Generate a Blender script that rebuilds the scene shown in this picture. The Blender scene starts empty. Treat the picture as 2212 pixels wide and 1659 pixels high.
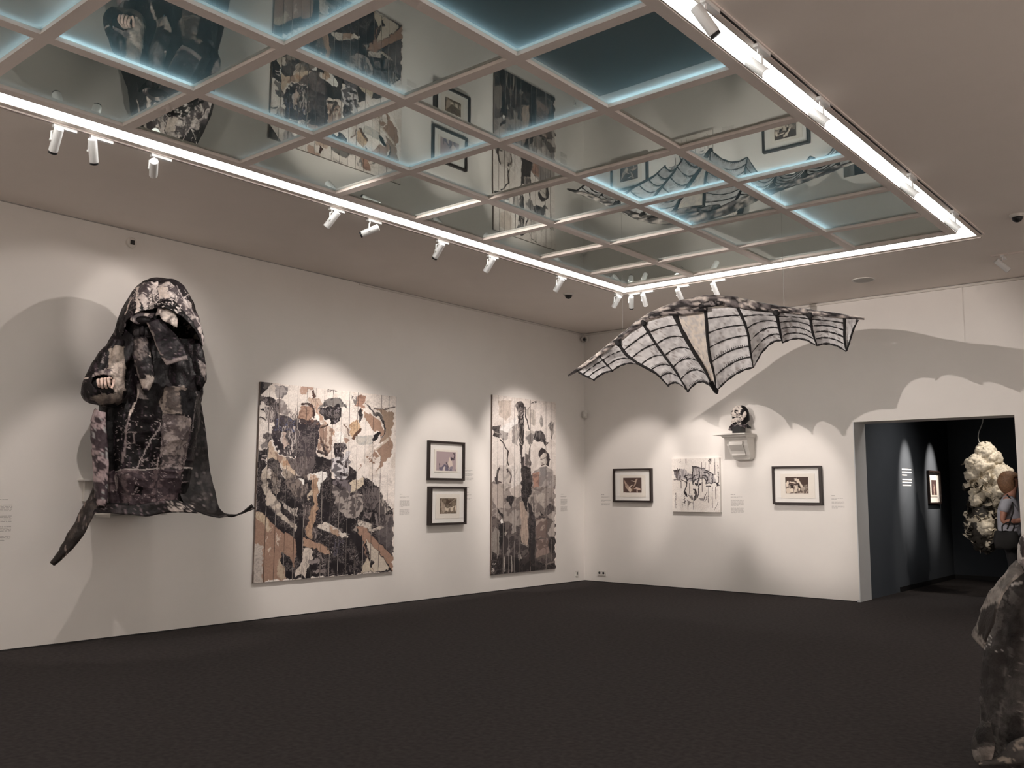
import bpy, bmesh, math, random
import numpy as np
from mathutils import Vector, Matrix
random.seed(7); rng = np.random.default_rng(7)
S = bpy.context.scene
COL = S.collection

# ------------------------------------------------------------------ camera, world, exposure
IW, IH, FPX = 2212, 1659, 1991.37
CAM = np.array([9.4037, -13.2079, 1.5])
YAW, PITCH, ROLL = 0.6971, 0.1174, 0.0038
FW = np.array([-math.sin(YAW)*math.cos(PITCH), math.cos(YAW)*math.cos(PITCH), math.sin(PITCH)])
_r = np.array([math.cos(YAW), math.sin(YAW), 0.0]); _u = np.cross(_r, FW)
RT = math.cos(ROLL)*_r + math.sin(ROLL)*_u
UP = -math.sin(ROLL)*_r + math.cos(ROLL)*_u
cd = bpy.data.cameras.new('camera'); cam = bpy.data.objects.new('camera', cd); COL.objects.link(cam)
cd.sensor_width = 36; cd.lens = FPX/IW*36; cd.clip_end = 100; cd.clip_start = 0.05
cam.matrix_world = Matrix(((RT[0], UP[0], -FW[0], CAM[0]), (RT[1], UP[1], -FW[1], CAM[1]), (RT[2], UP[2], -FW[2], CAM[2]), (0, 0, 0, 1)))
S.camera = cam
wd = bpy.data.worlds.new('world'); S.world = wd; wd.use_nodes = True
wd.node_tree.nodes['Background'].inputs[0].default_value = (0.02, 0.02, 0.022, 1)
wd.node_tree.nodes['Background'].inputs[1].default_value = 1.0
S.view_settings.view_transform = 'Standard'; S.view_settings.look = 'None'
S.view_settings.gamma = 1; S.view_settings.use_curve_mapping = False
S.view_settings.exposure = 0.0
SPOT_COL = (1.0, 0.90, 0.835)     # warm gallery spots
SPOT_GAIN = 0.5
SLOT_STRENGTH = 9.0               # light slots round the glass ceiling
LED_STRENGTH = 7.0               # edge lights above the glass panes

def ray(px, py): return FW + RT*(px-IW/2)/FPX - UP*(py-IH/2)/FPX
def onx(px, py, X=0.0): d = ray(px, py); return CAM + d*((X-CAM[0])/d[0])
def ony(px, py, Y=0.0): d = ray(px, py); return CAM + d*((Y-CAM[1])/d[1])
def onz(px, py, Z=0.0): d = ray(px, py); return CAM + d*((Z-CAM[2])/d[2])
def topx(P):
    d = np.asarray(P, float) - CAM; z = d@FW
    return IW/2 + FPX*(d@RT)/z, IH/2 - FPX*(d@UP)/z
class Plane:                       # an upright plane through a thing, facing the room's viewer side; dy = distance behind it
    def __init__(s, x, y):
        s.o = np.array([x, y, 0.0]); v = s.o - np.array([CAM[0], CAM[1], 0]); s.ey = v/np.linalg.norm(v)
        s.ex = np.array([s.ey[1], -s.ey[0], 0.0])
    def at(s, px, py, dy=0.0):
        d = ray(px, py); return CAM + d*(((s.o + s.ey*dy - CAM)@s.ey)/(d@s.ey))

# ------------------------------------------------------------------ noise
def _hash(ix, iy, iz, seed):
    h = (ix.astype(np.int64)*374761393 + iy.astype(np.int64)*668265263 + iz.astype(np.int64)*2147483647 + seed*974711) & 0xFFFFFFFF
    h = ((h ^ (h >> 13))*1274126177) & 0xFFFFFFFF
    h = h ^ (h >> 16)
    return (h & 0xFFFFFF)/float(0xFFFFFF)
def vnoise(x, y, z=None, seed=0):
    x = np.asarray(x, float); y = np.asarray(y, float); z = np.zeros_like(x) if z is None else np.asarray(z, float)
    ix, iy, iz = np.floor(x), np.floor(y), np.floor(z); fx, fy, fz = x-ix, y-iy, z-iz
    fx, fy, fz = [t*t*(3-2*t) for t in (fx, fy, fz)]
    r = 0
    for dx in (0, 1):
        for dy in (0, 1):
            for dz in (0, 1):
                r = r + _hash(ix+dx, iy+dy, iz+dz, seed)*(fx if dx else 1-fx)*(fy if dy else 1-fy)*(fz if dz else 1-fz)
    return r
def fbm(x, y, z=None, seed=0, o=4):
    r, a, t = 0, .5, 0; x = np.asarray(x, float); y = np.asarray(y, float)
    z = np.zeros_like(x) if z is None else np.asarray(z, float)
    for k in range(o):
        r = r + a*vnoise(x*2**k, y*2**k, z*2**k, seed+k*17); t += a; a *= .5
    return r/t
def ridge(x, y, z=None, seed=0, o=3): return 1 - np.abs(2*fbm(x, y, z, seed, o)-1)
def lin(c):
    c = np.asarray(c, float)/255.0
    return np.where(c <= .04045, c/12.92, ((c+.055)/1.055)**2.4)

# ------------------------------------------------------------------ materials
def mat(name, col, rough=.6, metal=0, spec=.5, noise=None, bump=None, attr=None, emit=None, estr=0):
    m = bpy.data.materials.new(name); m.use_nodes = True; nt = m.node_tree; N = nt.nodes; L = nt.links
    b = N['Principled BSDF']; b.inputs['Roughness'].default_value = rough; b.inputs['Metallic'].default_value = metal
    b.inputs['Specular IOR Level'].default_value = spec
    b.inputs['Base Color'].default_value = (*col, 1)
    tc = None
    if noise or bump:
        tc = N.new('ShaderNodeTexCoord')
    if attr:
        a = N.new('ShaderNodeAttribute'); a.attribute_name = attr; src = a.outputs['Color']
        if noise:
            n = N.new('ShaderNodeTexNoise'); n.inputs['Scale'].default_value = noise[0]; n.inputs['Detail'].default_value = 6
            L.new(tc.outputs['Object'], n.inputs['Vector'])
            r = N.new('ShaderNodeMapRange'); r.inputs[1].default_value = .3; r.inputs[2].default_value = .7; r.inputs[3].default_value = 1-noise[1]; r.inputs[4].default_value = 1+noise[1]
            L.new(n.outputs['Fac'], r.inputs[0])
            v = N.new('ShaderNodeVectorMath'); v.operation = 'SCALE'; L.new(src, v.inputs[0]); L.new(r.outputs[0], v.inputs['Scale']); src = v.outputs[0]
        L.new(src, b.inputs['Base Color'])
    elif noise:
        n = N.new('ShaderNodeTexNoise'); n.inputs['Scale'].default_value = noise[0]; n.inputs['Detail'].default_value = 5
        L.new(tc.outputs['Object'], n.inputs['Vector'])
        r = N.new('ShaderNodeValToRGB'); e = r.color_ramp.elements
        e[0].position = .3; e[1].position = .7
        e[0].color = (*[c*(1-noise[1]) for c in col], 1); e[1].color = (*[min(1, c*(1+noise[1])) for c in col], 1)
        L.new(n.outputs['Fac'], r.inputs['Fac']); L.new(r.outputs['Color'], b.inputs['Base Color'])
    if bump:
        n2 = N.new('ShaderNodeTexNoise'); n2.inputs['Scale'].default_value = bump[0]; n2.inputs['Detail'].default_value = 4
        L.new(tc.outputs['Object'], n2.inputs['Vector'])
        bp = N.new('ShaderNodeBump'); bp.inputs['Strength'].default_value = bump[1]; bp.inputs['Distance'].default_value = bump[2]
        L.new(n2.outputs['Fac'], bp.inputs['Height']); L.new(bp.outputs['Normal'], b.inputs['Normal'])
    if emit:
        b.inputs['Emission Color'].default_value = (*emit, 1); b.inputs['Emission Strength'].default_value = estr
    return m
M = {}
M['wall'] = mat('wall_paint', (.82, .785, .75), .85, spec=.2, noise=(3, .012), bump=(160, .05, .002))
M['ceiling'] = mat('ceiling_paint', (.86, .79, .735), .9, spec=.15, noise=(2.2, .015))
M['bar'] = mat('grid_bar_paint', (.80, .72, .67), .6, spec=.3, noise=(5, .02))
M['trim'] = mat('trim_paint', (.70, .665, .62), .7, noise=(5, .02))
M['carpet'] = mat('dark_carpet', (.054, .047, .046), .95, spec=.1, noise=(26, .22), bump=(420, .6, .006))
M['dark_wall'] = mat('slate_wall_paint', (.075, .086, .102), .85, spec=.15, noise=(4, .03))
M['jamb'] = mat('jamb_paint', (.62, .63, .64), .7, noise=(5, .02))
M['black'] = mat('black_metal', (.012, .012, .013), .5, noise=(30, .1))
M['white_metal'] = mat('white_lamp_enamel', (.74, .73, .72), .42, noise=(30, .015))
M['plastic'] = mat('white_plastic', (.72, .69, .65), .45, noise=(20, .02))
M['greyplastic'] = mat('grey_plastic', (.38, .36, .34), .5, noise=(20, .03))
M['frame'] = mat('dark_walnut_frame', (.020, .011, .009), .45, noise=(40, .25))
M['mount'] = mat('white_mount_board', (.87, .845, .81), .9, spec=.1, noise=(60, .01))
M['paper'] = mat('cream_print_paper', (.84, .79, .72), .9, spec=.1, noise=(40, .02))
M['text'] = mat('grey_wall_lettering', (.46, .435, .415), .8, noise=(40, .05))
M['text_white'] = mat('white_wall_lettering', (.8, .8, .8), .8, noise=(40, .03))
M['plaster'] = mat('white_plaster', (.70, .67, .63), .75, noise=(12, .03))
M['paintcol'] = mat('painted_boards', (.5, .5, .5), .42, spec=.4, attr='Col', noise=(55, .10), bump=(70, .12, .004))
M['printcol'] = mat('printed_paper', (.5, .5, .5), .85, spec=.15, attr='Col', noise=(120, .05))
M['clothcol'] = mat('painted_canvas_cloth', (.5, .5, .5), .48, spec=.22, attr='Col', noise=(34, .28), bump=(38, .5, .012))
M['greycloth'] = mat('grey_canvas_cloth', (.5, .5, .5), .8, spec=.25, attr='Col', noise=(22, .25), bump=(60, .5, .012))
M['wingcol'] = mat('wing_parchment', (.5, .5, .5), .6, spec=.3, attr='Col', noise=(18, .10), bump=(25, .25, .01))
M['spar'] = mat('charred_wood_spar', (.5, .5, .5), .7, attr='Col', noise=(30, .2), bump=(50, .6, .01))
M['rib'] = mat('black_rib', (.018, .016, .017), .7, noise=(40, .3), bump=(60, .5, .006))
M['board_edge'] = mat('raw_board_edge', (.26, .215, .19), .7, noise=(30, .2))
M['wire'] = mat('thin_steel_wire', (.5, .48, .46), .35, metal=.8, noise=(30, .03))
M['steel'] = mat('dull_steel_hook', (.45, .44, .42), .35, metal=1, noise=(30, .05))
M['coffer'] = mat('coffer_lining', (.32, .36, .36), .8, noise=(4, .03))
M['web'] = mat('coffer_web', (.74, .76, .76), .7, noise=(8, .02))
M['slot'] = mat('light_slot_diffuser', (.9, .9, .9), .5, emit=(1.0, 1.0, .96), estr=SLOT_STRENGTH, noise=(3, .01))
M['lens'] = mat('lit_spot_lens', (.9, .9, .9), .3, emit=(1, .95, .9), estr=6, noise=(3, .01))
for k, f in (('led1', .3), ('led2', .9), ('led3', 2.2)):
    M[k] = mat('edge_light_'+k, (.8, .9, 1), .5, emit=((.60, .85, 1.0) if k != 'led1' else (.85, .93, 1.0)), estr=LED_STRENGTH*f, noise=(3, .01))
M['skin'] = mat('warm_skin', (.42, .20, .14), .55, noise=(20, .08))
M['hair'] = mat('auburn_hair', (.22, .115, .06), .55, noise=(60, .35), bump=(90, .5, .01))
M['shirt'] = mat('pale_grey_tshirt', (.40, .40, .45), .85, noise=(25, .05), bump=(14, .3, .02))
M['trousers'] = mat('black_trousers', (.012, .012, .014), .85, noise=(25, .15))
M['leather'] = mat('black_leather', (.010, .009, .009), .8, noise=(25, .15))
M['petal_white'] = mat('stiff_white_cloth', (.62, .56, .45), .6, noise=(30, .3), bump=(40, .4, .01))
M['petal_black'] = mat('stiff_black_cloth', (.035, .030, .024), .6, noise=(30, .4), bump=(40, .4, .01))
GLASS_BASE, GLASS_FRESNEL = .33, .55
def glass():
    """mirror-like tinted pane with a frosted upper layer: reflects below, glows where the edge lights strike it from above"""
    m = bpy.data.materials.new('tinted_mirror_glass'); m.use_nodes = True; nt = m.node_tree; N = nt.nodes; L = nt.links
    N.remove(N['Principled BSDF']); out = N['Material Output']
    g = N.new('ShaderNodeBsdfGlossy'); g.inputs['Roughness'].default_value = .006; g.inputs['Color'].default_value = (.88, .945, .90, 1)
    t = N.new('ShaderNodeBsdfTransparent'); t.inputs['Color'].default_value = (.94, .98, .97, 1)
    fr = N.new('ShaderNodeFresnel'); fr.inputs['IOR'].default_value = 1.5
    ma = N.new('ShaderNodeMath'); ma.operation = 'MULTIPLY_ADD'; ma.inputs[1].default_value = GLASS_FRESNEL; ma.inputs[2].default_value = GLASS_BASE; ma.use_clamp = True
    L.new(fr.outputs[0], ma.inputs[0])
    x = N.new('ShaderNodeMixShader'); L.new(ma.outputs[0], x.inputs[0]); L.new(t.outputs[0], x.inputs[1]); L.new(g.outputs[0], x.inputs[2])
    L.new(x.outputs[0], out.inputs['Surface']); return m
M['glass'] = glass()
def frosted():
    m = bpy.data.materials.new('frosted_upper_layer'); m.use_nodes = True; nt = m.node_tree; N = nt.nodes; L = nt.links
    N.remove(N['Principled BSDF'])
    t = N.new('ShaderNodeBsdfTranslucent'); t.inputs['Color'].default_value = (.72, .79, .79, 1)
    d = N.new('ShaderNodeBsdfDiffuse'); d.inputs['Color'].default_value = (.34, .365, .335, 1)
    x = N.new('ShaderNodeMixShader'); x.inputs[0].default_value = .6; L.new(t.outputs[0], x.inputs[1]); L.new(d.outputs[0], x.inputs[2]); L.new(x.outputs[0], N['Material Output'].inputs['Surface']); return m
M['clear'] = frosted()
def clear_glass():
    m = bpy.data.materials.new('picture_glass'); m.use_nodes = True; nt = m.node_tree; N = nt.nodes; L = nt.links
    N.remove(N['Principled BSDF']); out = N['Material Output']
    g = N.new('ShaderNodeBsdfGlossy'); g.inputs['Roughness'].default_value = .01
    t = N.new('ShaderNodeBsdfTransparent')
    fr = N.new('ShaderNodeFresnel'); fr.inputs['IOR'].default_value = 1.25
    ge = N.new('ShaderNodeNewGeometry'); iv = N.new('ShaderNodeMath'); iv.operation = 'SUBTRACT'; iv.inputs[0].default_value = 1; L.new(ge.outputs['Backfacing'], iv.inputs[1])
    mu = N.new('ShaderNodeMath'); mu.operation = 'MULTIPLY'; L.new(fr.outputs[0], mu.inputs[0]); L.new(iv.outputs[0], mu.inputs[1])
    x = N.new('ShaderNodeMixShader'); L.new(mu.outputs[0], x.inputs[0]); L.new(t.outputs[0], x.inputs[1]); L.new(g.outputs[0], x.inputs[2])
    L.new(x.outputs[0], out.inputs['Surface']); return m
M['pglass'] = clear_glass()

# ------------------------------------------------------------------ object helpers
def tag(o, label=None, cat=None, group=None, kind=None):
    for k, v in (('label', label), ('category', cat), ('group', group), ('kind', kind)):
        if v: o[k] = v
    return o
def thing(name, label, cat, loc, group=None):
    o = bpy.data.objects.new(name, None); COL.objects.link(o); o.location = loc; o.empty_display_size = .1
    return tag(o, label, cat, group)
def worldloc(o):
    v = Vector((0, 0, 0))
    while o: v = v + o.location; o = o.parent
    return np.array(v)
class MB:
    def __init__(s): s.v = []; s.f = []; s.n = 0
    def add(s, V, F):
        V = np.asarray(V, float); s.v.append(V); s.f += [[int(i)+s.n for i in q] for q in F]; s.n += len(V)
    def box(s, lo, hi, R=None, c=None):
        lo, hi = np.array(lo, float), np.array(hi, float)
        V = np.array([[(lo, hi)[i][0], (lo, hi)[j][1], (lo, hi)[k][2]] for i in (0, 1) for j in (0, 1) for k in (0, 1)])
        if R is not None: V = (V-c)@np.array(R).T + c
        s.add(V, [(0, 1, 3, 2), (4, 6, 7, 5), (0, 4, 5, 1), (2, 3, 7, 6), (0, 2, 6, 4), (1, 5, 7, 3)])
    def grid(s, P, cu=False, cv=False, mask=None):
        n, m = P.shape[:2]; F = []
        for i in range(n if cu else n-1):
            for j in range(m if cv else m-1):
                if mask is not None and not mask[i, j]: continue
                a, b = (i+1) % n, (j+1) % m
                F.append((i*m+j, a*m+j, a*m+b, i*m+b))
        s.add(P.reshape(-1, 3), F)
    def tube(s, path, rad, n=8, cap=True):
        path = np.asarray(path, float); k = len(path); rad = np.broadcast_to(rad, (k,))
        T = np.gradient(path, axis=0); T /= np.linalg.norm(T, axis=1)[:, None]+1e-9
        ref = np.array([0, 0, 1.0]) if abs(T[0][2]) < .9 else np.array([1.0, 0, 0])
        P = np.zeros((k, n, 3)); a = np.arange(n)/n*2*math.pi
        u = np.cross(ref, T[0]); u /= np.linalg.norm(u)
        for i in range(k):
            u = u - T[i]*(u@T[i]); u /= np.linalg.norm(u); w = np.cross(T[i], u)
            P[i] = path[i] + rad[i]*(np.cos(a)[:, None]*u + np.sin(a)[:, None]*w)
        base = s.n; s.grid(P, cv=True)
        if cap:
            s.f.append([base+j for j in range(n)][::-1]); s.f.append([base+(k-1)*n+j for j in range(n)])
    def build(s, name, m, parent=None, loc=None, smooth=False, col=None, solid=0, label=None):
        V = np.concatenate(s.v); me = bpy.data.meshes.new(name)
        off = worldloc(parent) if parent is not None else (np.array(loc, float) if loc is not None else np.zeros(3))
        me.from_pydata((V-off).tolist(), [], s.f); me.materials.append(m)
        if smooth: me.polygons.foreach_set('use_smooth', [True]*len(me.polygons))
        if col is not None:
            a = me.color_attributes.new('Col', 'FLOAT_COLOR', 'POINT')
            c = np.ones((len(V), 4)); c[:, :3] = col; a.data.foreach_set('color', c.ravel().astype(np.float32))
        me.update()
        o = bpy.data.objects.new(name, me); COL.objects.link(o)
        if parent is not None: o.parent = parent
        else: o.location = off
        if solid:
            md = o.modifiers.new('thickness', 'SOLIDIFY'); md.thickness = solid; md.offset = 0
        if label: o['label'] = label
        return o
def boxo(name, lo, hi, m, parent=None, loc=None):
    b = MB(); b.box(lo, hi); return b.build(name, m, parent, loc)
def structure(o): o['kind'] = 'structure'; return o
def resample(poly, n):
    p = np.asarray(poly, float); d = np.r_[0, np.cumsum(np.linalg.norm(np.diff(p, axis=0), axis=1))]
    t = np.linspace(0, d[-1], n); return np.stack([np.interp(t, d, p[:, k]) for k in range(p.shape[1])], 1)
def smoothcurve(poly, n):
    p = resample(poly, n)
    for _ in range(max(1, n//12)):
        q = p.copy(); q[1:-1] = .25*p[:-2]+.5*p[1:-1]+.25*p[2:]; p = q
    return p

# ------------------------------------------------------------------ painter: colours for flat painted things and painted cloth
def inpoly(x, y, poly):
    r = np.zeros(x.shape, bool); n = len(poly)
    for i in range(n):
        x0, y0 = poly[i]; x1, y1 = poly[(i+1) % n]
        if y0 == y1: continue
        c = ((y0 > y) != (y1 > y)) & (x < (x1-x0)*(y-y0)/(y1-y0)+x0); r ^= c
    return r
class Paint:
    def __init__(s, X, Y, base, seed=1, warp=1.6, sc=9.0, fs=1.0):
        s.X, s.Y, s.seed = X, Y, seed; s.C = np.tile(lin(base), (len(X), 1)); s.k = 0
        s.wx = (fbm(X/sc, Y/sc, seed=seed+3)-.5)*2*warp*2; s.wy = (fbm(X/sc, Y/sc, seed=seed+9)-.5)*2*warp*2
        X, Y = X+s.wx*.8, Y+s.wy*.8; r = .82*X+.57*Y; q = .82*Y-.57*X; f = fs
        s.fine = fbm(r/(2.4*f)+s.wx*.3, q/(3.2*f)+s.wy*.3, seed=seed+21, o=3); s.mid = fbm(r/(7*f), q/(9*f), seed=seed+33, o=4); s.big = fbm(X/22, Y/30, seed=seed+41, o=3)
        s.streak = fbm(X/(2.0*f), Y/(14*f), seed=seed+51, o=3)
        s.T = lambda p: p
    def mask(s, poly, w=1.0): return inpoly(s.X+s.wx*w, s.Y+s.wy*w, [s.T(p) for p in poly])
    def put(s, m, col, tex=0, tcol=None, src='mid', thr=.55, a=1.0):
        c = np.tile(lin(col), (m.sum(), 1))
        if tex:
            n = getattr(s, src)[m]; w = np.clip((n-thr)/.06+.5, 0, 1)[:, None]*tex
            c = c*(1-w) + lin(tcol)*w
        s.C[m] = s.C[m]*(1-a) + c*a
    def poly(s, pts, col, tex=0, tcol=None, src='mid', thr=.55, w=1.0, a=1.0): s.put(s.mask(pts, w), col, tex, tcol, src, thr, a)
    def stroke(s, pts, width, col, w=.6, a=1.0):
        pts = [s.T(p) for p in pts]; x = s.X+s.wx*w; y = s.Y+s.wy*w; d = np.full(x.shape, 1e9)
        for (x0, y0), (x1, y1) in zip(pts[:-1], pts[1:]):
            L2 = (x1-x0)**2+(y1-y0)**2+1e-9; t = np.clip(((x-x0)*(x1-x0)+(y-y0)*(y1-y0))/L2, 0, 1)
            d = np.minimum(d, np.hypot(x-x0-t*(x1-x0), y-y0-t*(y1-y0)))
        s.put(d < width*.5, col, a=a)
    def finish(s, amp=.45, sk=.5):
        n = fbm((s.X+s.wx*2)/2.6, (s.Y+s.wy*2)/4.2, seed=s.seed+71, o=3); m = fbm((s.X*.5+s.Y)/3.5, (s.X-s.Y*.6)/9, seed=s.seed+77, o=3)
        s.C *= (1-amp/2+amp*(.5*n+.5*m)/.5*.5)[:, None]
        lum = s.C.mean(1); rg = ridge((s.X+s.wx*3)/5.5, (s.Y+s.wy*3)/7.5, seed=s.seed+83, o=3); big = fbm(s.X/26, s.Y/26, seed=s.seed+91, o=2)
        k = np.clip((rg-.84)/.10, 0, 1)*np.clip((big-.40)/.1, 0, 1)*sk
        d = k*(lum < .09); s.C = s.C*(1-d[:, None])+lin((128, 119, 118))*d[:, None]
        d = k*.3*(lum > .20)*(big > .5); s.C = s.C*(1-d[:, None])+lin((92, 78, 72))*d[:, None]
    def flecks(s, pts, col, thr=.66, src='fine', w=1.0, a=1.0):
        m = s.mask(pts, w); m &= getattr(s, src) > thr; s.put(m, col, a=a)

# ------------------------------------------------------------------ room shell
H = 4.306
XR, YB, WT = 13.0, -17.0, 0.45
DX0, DX1, DZ = 4.70, 6.77, 2.52       # doorway in the back wall
Y2 = 4.80                             # far wall of the second room
structure(boxo('floor', (-.3, YB-.3, -.12), (XR+.3, Y2+.3, 0), M['carpet']))
structure(boxo('wall_left', (-.3, YB-.3, 0), (0, WT, H+.6), M['wall']))
b = MB(); b.box((0, 0, 0), (DX0, WT, H+.6)); b.box((DX1, 0, 0), (XR, WT, H+.6)); b.box((DX0, 0, DZ), (DX1, WT, H+.6))
structure(b.build('wall_back', M['wall']))
structure(boxo('wall_right', (XR, YB-.3, 0), (XR+.3, Y2+.3, H+.6), M['wall']))
structure(boxo('wall_rear', (0, YB-.3, 0), (XR, YB, H+.6), M['wall']))
# second, dark room beyond the doorway
structure(boxo('wall_far_left', (DX0-.2, WT, 0), (DX0, Y2+.2, H), M['dark_wall']))
structure(boxo('wall_far_back', (DX0, Y2, 0), (XR, Y2+.2, H), M['dark_wall']))
structure(boxo('ceiling_far', (DX0, WT, 3.6), (XR, Y2, 3.7), M['dark_wall']))
b = MB(); b.box((DX0, -.004, 0), (DX0+.012, WT-.002, DZ)); b.box((DX0-.03, -.012, 0), (DX0+.012, -.001, .035))
structure(b.build('trim_1', M['jamb']))
structure(boxo('baseboard_far_left', (DX0, 1.75, 0), (DX0+.015, Y2, .075), M['black']))
structure(boxo('baseboard_far_back', (DX0+.015, Y2-.015, 0), (XR, Y2, .075), M['black']))
structure(boxo('baseboard_left', (0, YB, 0), (.006, 0, .012), M['black']))
b = MB(); b.box((.006, -.006, 0), (DX0-.03, 0, .012)); b.box((DX1, -.006, 0), (XR, 0, .012)); structure(b.build('baseboard_back', M['black']))
b = MB(); b.box((0, -5.2, H-.032), (.016, 0, H-.010)); structure(b.build('trim_2', M['trim']))
b = MB(); b.box((.016, -.03, H-.040), (XR, 0, H-.012)); structure(b.build('trim_3', M['trim']))
# hairline shadow joints between walls and ceiling
b = MB(); b.box((0, YB, H-.008), (.012, 0, H)); b.box((.012, -.012, H-.008), (XR, 0, H)); structure(b.build('trim_4', M['greyplastic']))

# ------------------------------------------------------------------ ceiling with the glass field
OX0, OX1, OY0, OY1 = 2.42, 7.00, -16.2, -2.42
b = MB()
b.box((0, YB, H), (OX0, 0, H+.1)); b.box((OX1, YB, H), (XR, 0, H+.1)); b.box((OX0, OY1, H), (OX1, 0, H+.1)); b.box((OX0, YB, H), (OX1, OY0, H+.1))
ceiling = structure(b.build('ceiling', M['ceiling']))
GX = [2.645, 3.648, 4.694, 5.740, 6.800]
GY = [-6.712+1.0462*(j-4) for j in range(-5, 8)] + [-2.705]
JOFF = -5
BW = .043
for i, x in enumerate(GX):
    bo = boxo('grid_bar', (x-BW, OY0+.18, H-.002), (x+BW, GY[-1]+BW, H+.050), M['bar'], ceiling)
for y in GY:
    for i in range(4):
        boxo('grid_bar', (GX[i]+BW, y-BW, H-.002), (GX[i+1]-BW, y+BW, H+.050), M['bar'], ceiling)
PZ = H+.022
# upper coffer: webs above the bars and a dim lid
b = MB()
for x in GX: b.box((x-.012, OY0+.18, H+.05), (x+.012, GY[-1]+.012, H+.42))
for y in GY: b.box((GX[0], y-.012, H+.05), (GX[-1], y+.012, H+.42))
b.build('coffer_web', M['web'], ceiling)
boxo('coffer_lid', (OX0, OY0, H+.42), (OX1, OY1, H+.46), M['coffer'], ceiling)
LV = {(0,1):(3,0),(0,2):(2,2),(1,1):(2,1),(1,2):(2,0),(1,3):(2,2),(2,1):(2,2),(2,2):(0,2),(2,3):(1,3),(3,1):(1,0),(3,2):(1,0),(3,3):(0,0),
      (4,2):(3,3),(4,3):(1,3),(5,3):(3,0),(5,2):(3,0),(6,3):(3,0),(4,1):(1,1),(0,0):(1,1),(1,0):(0,1),(2,0):(1,1),(3,0):(0,1),(4,0):(0,1),(5,0):(1,0),
      (-1,1):(2,2),(-1,0):(0,2),(0,3):(2,2),(-1,2):(2,2),(-1,3):(1,2),(5,1):(1,1),(6,2):(1,1),(6,1):(0,1),(7,3):(1,0),(7,2):(0,1),(7,1):(0,0),(6,0):(1,0),(7,0):(1,0)}
for jj in range(len(GY)-1):
    for i in range(4):
        x0, x1, y0, y1 = GX[i]+BW-.004, GX[i+1]-BW+.004, GY[jj]+BW-.004, GY[jj+1]-BW+.004
        c = np.array([(x0+x1)/2, (y0+y1)/2, PZ])
        ta, tb = rng.normal(0, .0013, 2)
        P = np.array([[x0, y0], [x1, y0], [x1, y1], [x0, y1]])
        z = PZ + (P[:, 0]-c[0])*ta + (P[:, 1]-c[1])*tb
        V = np.r_[np.c_[P, z], np.c_[P, z+.006]]
        b = MB(); b.add(V, [(3, 2, 1, 0), (4, 5, 6, 7), (0, 1, 5, 4), (1, 2, 6, 5), (2, 3, 7, 6), (3, 0, 4, 7)])
        gp = b.build('glass_pane', M['glass'], ceiling); gp.data.materials.append(M['clear'])
        for pi in range(1, 6): gp.data.polygons[pi].material_index = 1
        l, f = LV.get((jj+JOFF, i), (1, 1))
        zz = PZ+.027
        if l: boxo('edge_light', (x0+.012, y0+.03, zz), (x0+.018, y1-.03, zz+.016), M['led%d' % l], ceiling)
        if f: boxo('edge_light', (x0+.03, y1-.018, zz), (x1-.03, y1-.012, zz+.016), M['led%d' % f], ceiling)

# light slots round the field: a shallow trough with a glowing diffuser
def slot(lo, hi, label):
    t = thing('light_slot', label, 'light slot', ((lo[0]+hi[0])/2, (lo[1]+hi[1])/2, H))
    boxo('diffuser', (lo[0]+.004, lo[1]+.004, H+.012), (hi[0]-.004, hi[1]-.004, H+.022), M['slot'], t)
    b = MB(); e = .004
    b.box((lo[0], lo[1], H+.001), (lo[0]+e, hi[1], H+.03)); b.box((hi[0]-e, lo[1], H+.001), (hi[0], hi[1], H+.03))
    b.box((lo[0]+e, lo[1], H+.001), (hi[0]-e, lo[1]+e, H+.03)); b.box((lo[0]+e, hi[1]-e, H+.001), (hi[0]-e, hi[1], H+.03))
    b.box((lo[0], lo[1], H+.031), (hi[0], hi[1], H+.036))
    b.build('trough', M['bar'], t)
slot((2.424, OY0+.01), (2.598, -2.665), 'long white light slot along the glass ceiling above the hooded figure')
slot((2.424, -2.66), (6.996, -2.424), 'short white light slot at the far end of the glass ceiling above the bat wing')
slot((6.852, OY0+.01), (6.996, -2.665), 'wide white light slot along the glass ceiling beside the plain ceiling strip')
b = MB()

# tracks
def track(a, c, label):
    a = np.array(a, float); c = np.array(c, float); t = thing('light_track', label, 'light track', (*((a+c)/2), H))
    d = (c-a)/np.linalg.norm(c-a); n = np.array([-d[1], d[0]])
    def bar(o0, o1, z0, z1, name, m):
        p = [a+n*o0, a+n*o1, c+n*o0, c+n*o1]; p = np.array(p); boxo(name, (*p.min(0), z0), (*p.max(0), z1), m, t)
    bar(-.026, -.012, H-.012, H, 'side_rail', M['bar']); bar(.012, .026, H-.012, H, 'side_rail', M['bar']); bar(-.012, .012, H-.003, H, 'dark_channel', M['black'])
track((2.345, -16.1), (2.345, -2.38), 'slim ceiling track carrying spotlights beside the long light slot, hooded figure side')
track((2.345, -2.345), (7.02, -2.345), 'slim ceiling track beyond the far light slot, above the bat wing')
track((7.055, -16.1), (7.055, -2.46), 'slim dark-grooved ceiling track beside the wide light slot')
track((6.90, -1.395), (9.6, -1.395), 'separate short ceiling track near the back wall above the doorway')
track((10.3, -9.6), (10.3, -2.8), 'slim ceiling track near the right wall, beyond the view edge')  # unseen track added to carry the extra bounce spotlights

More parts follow.
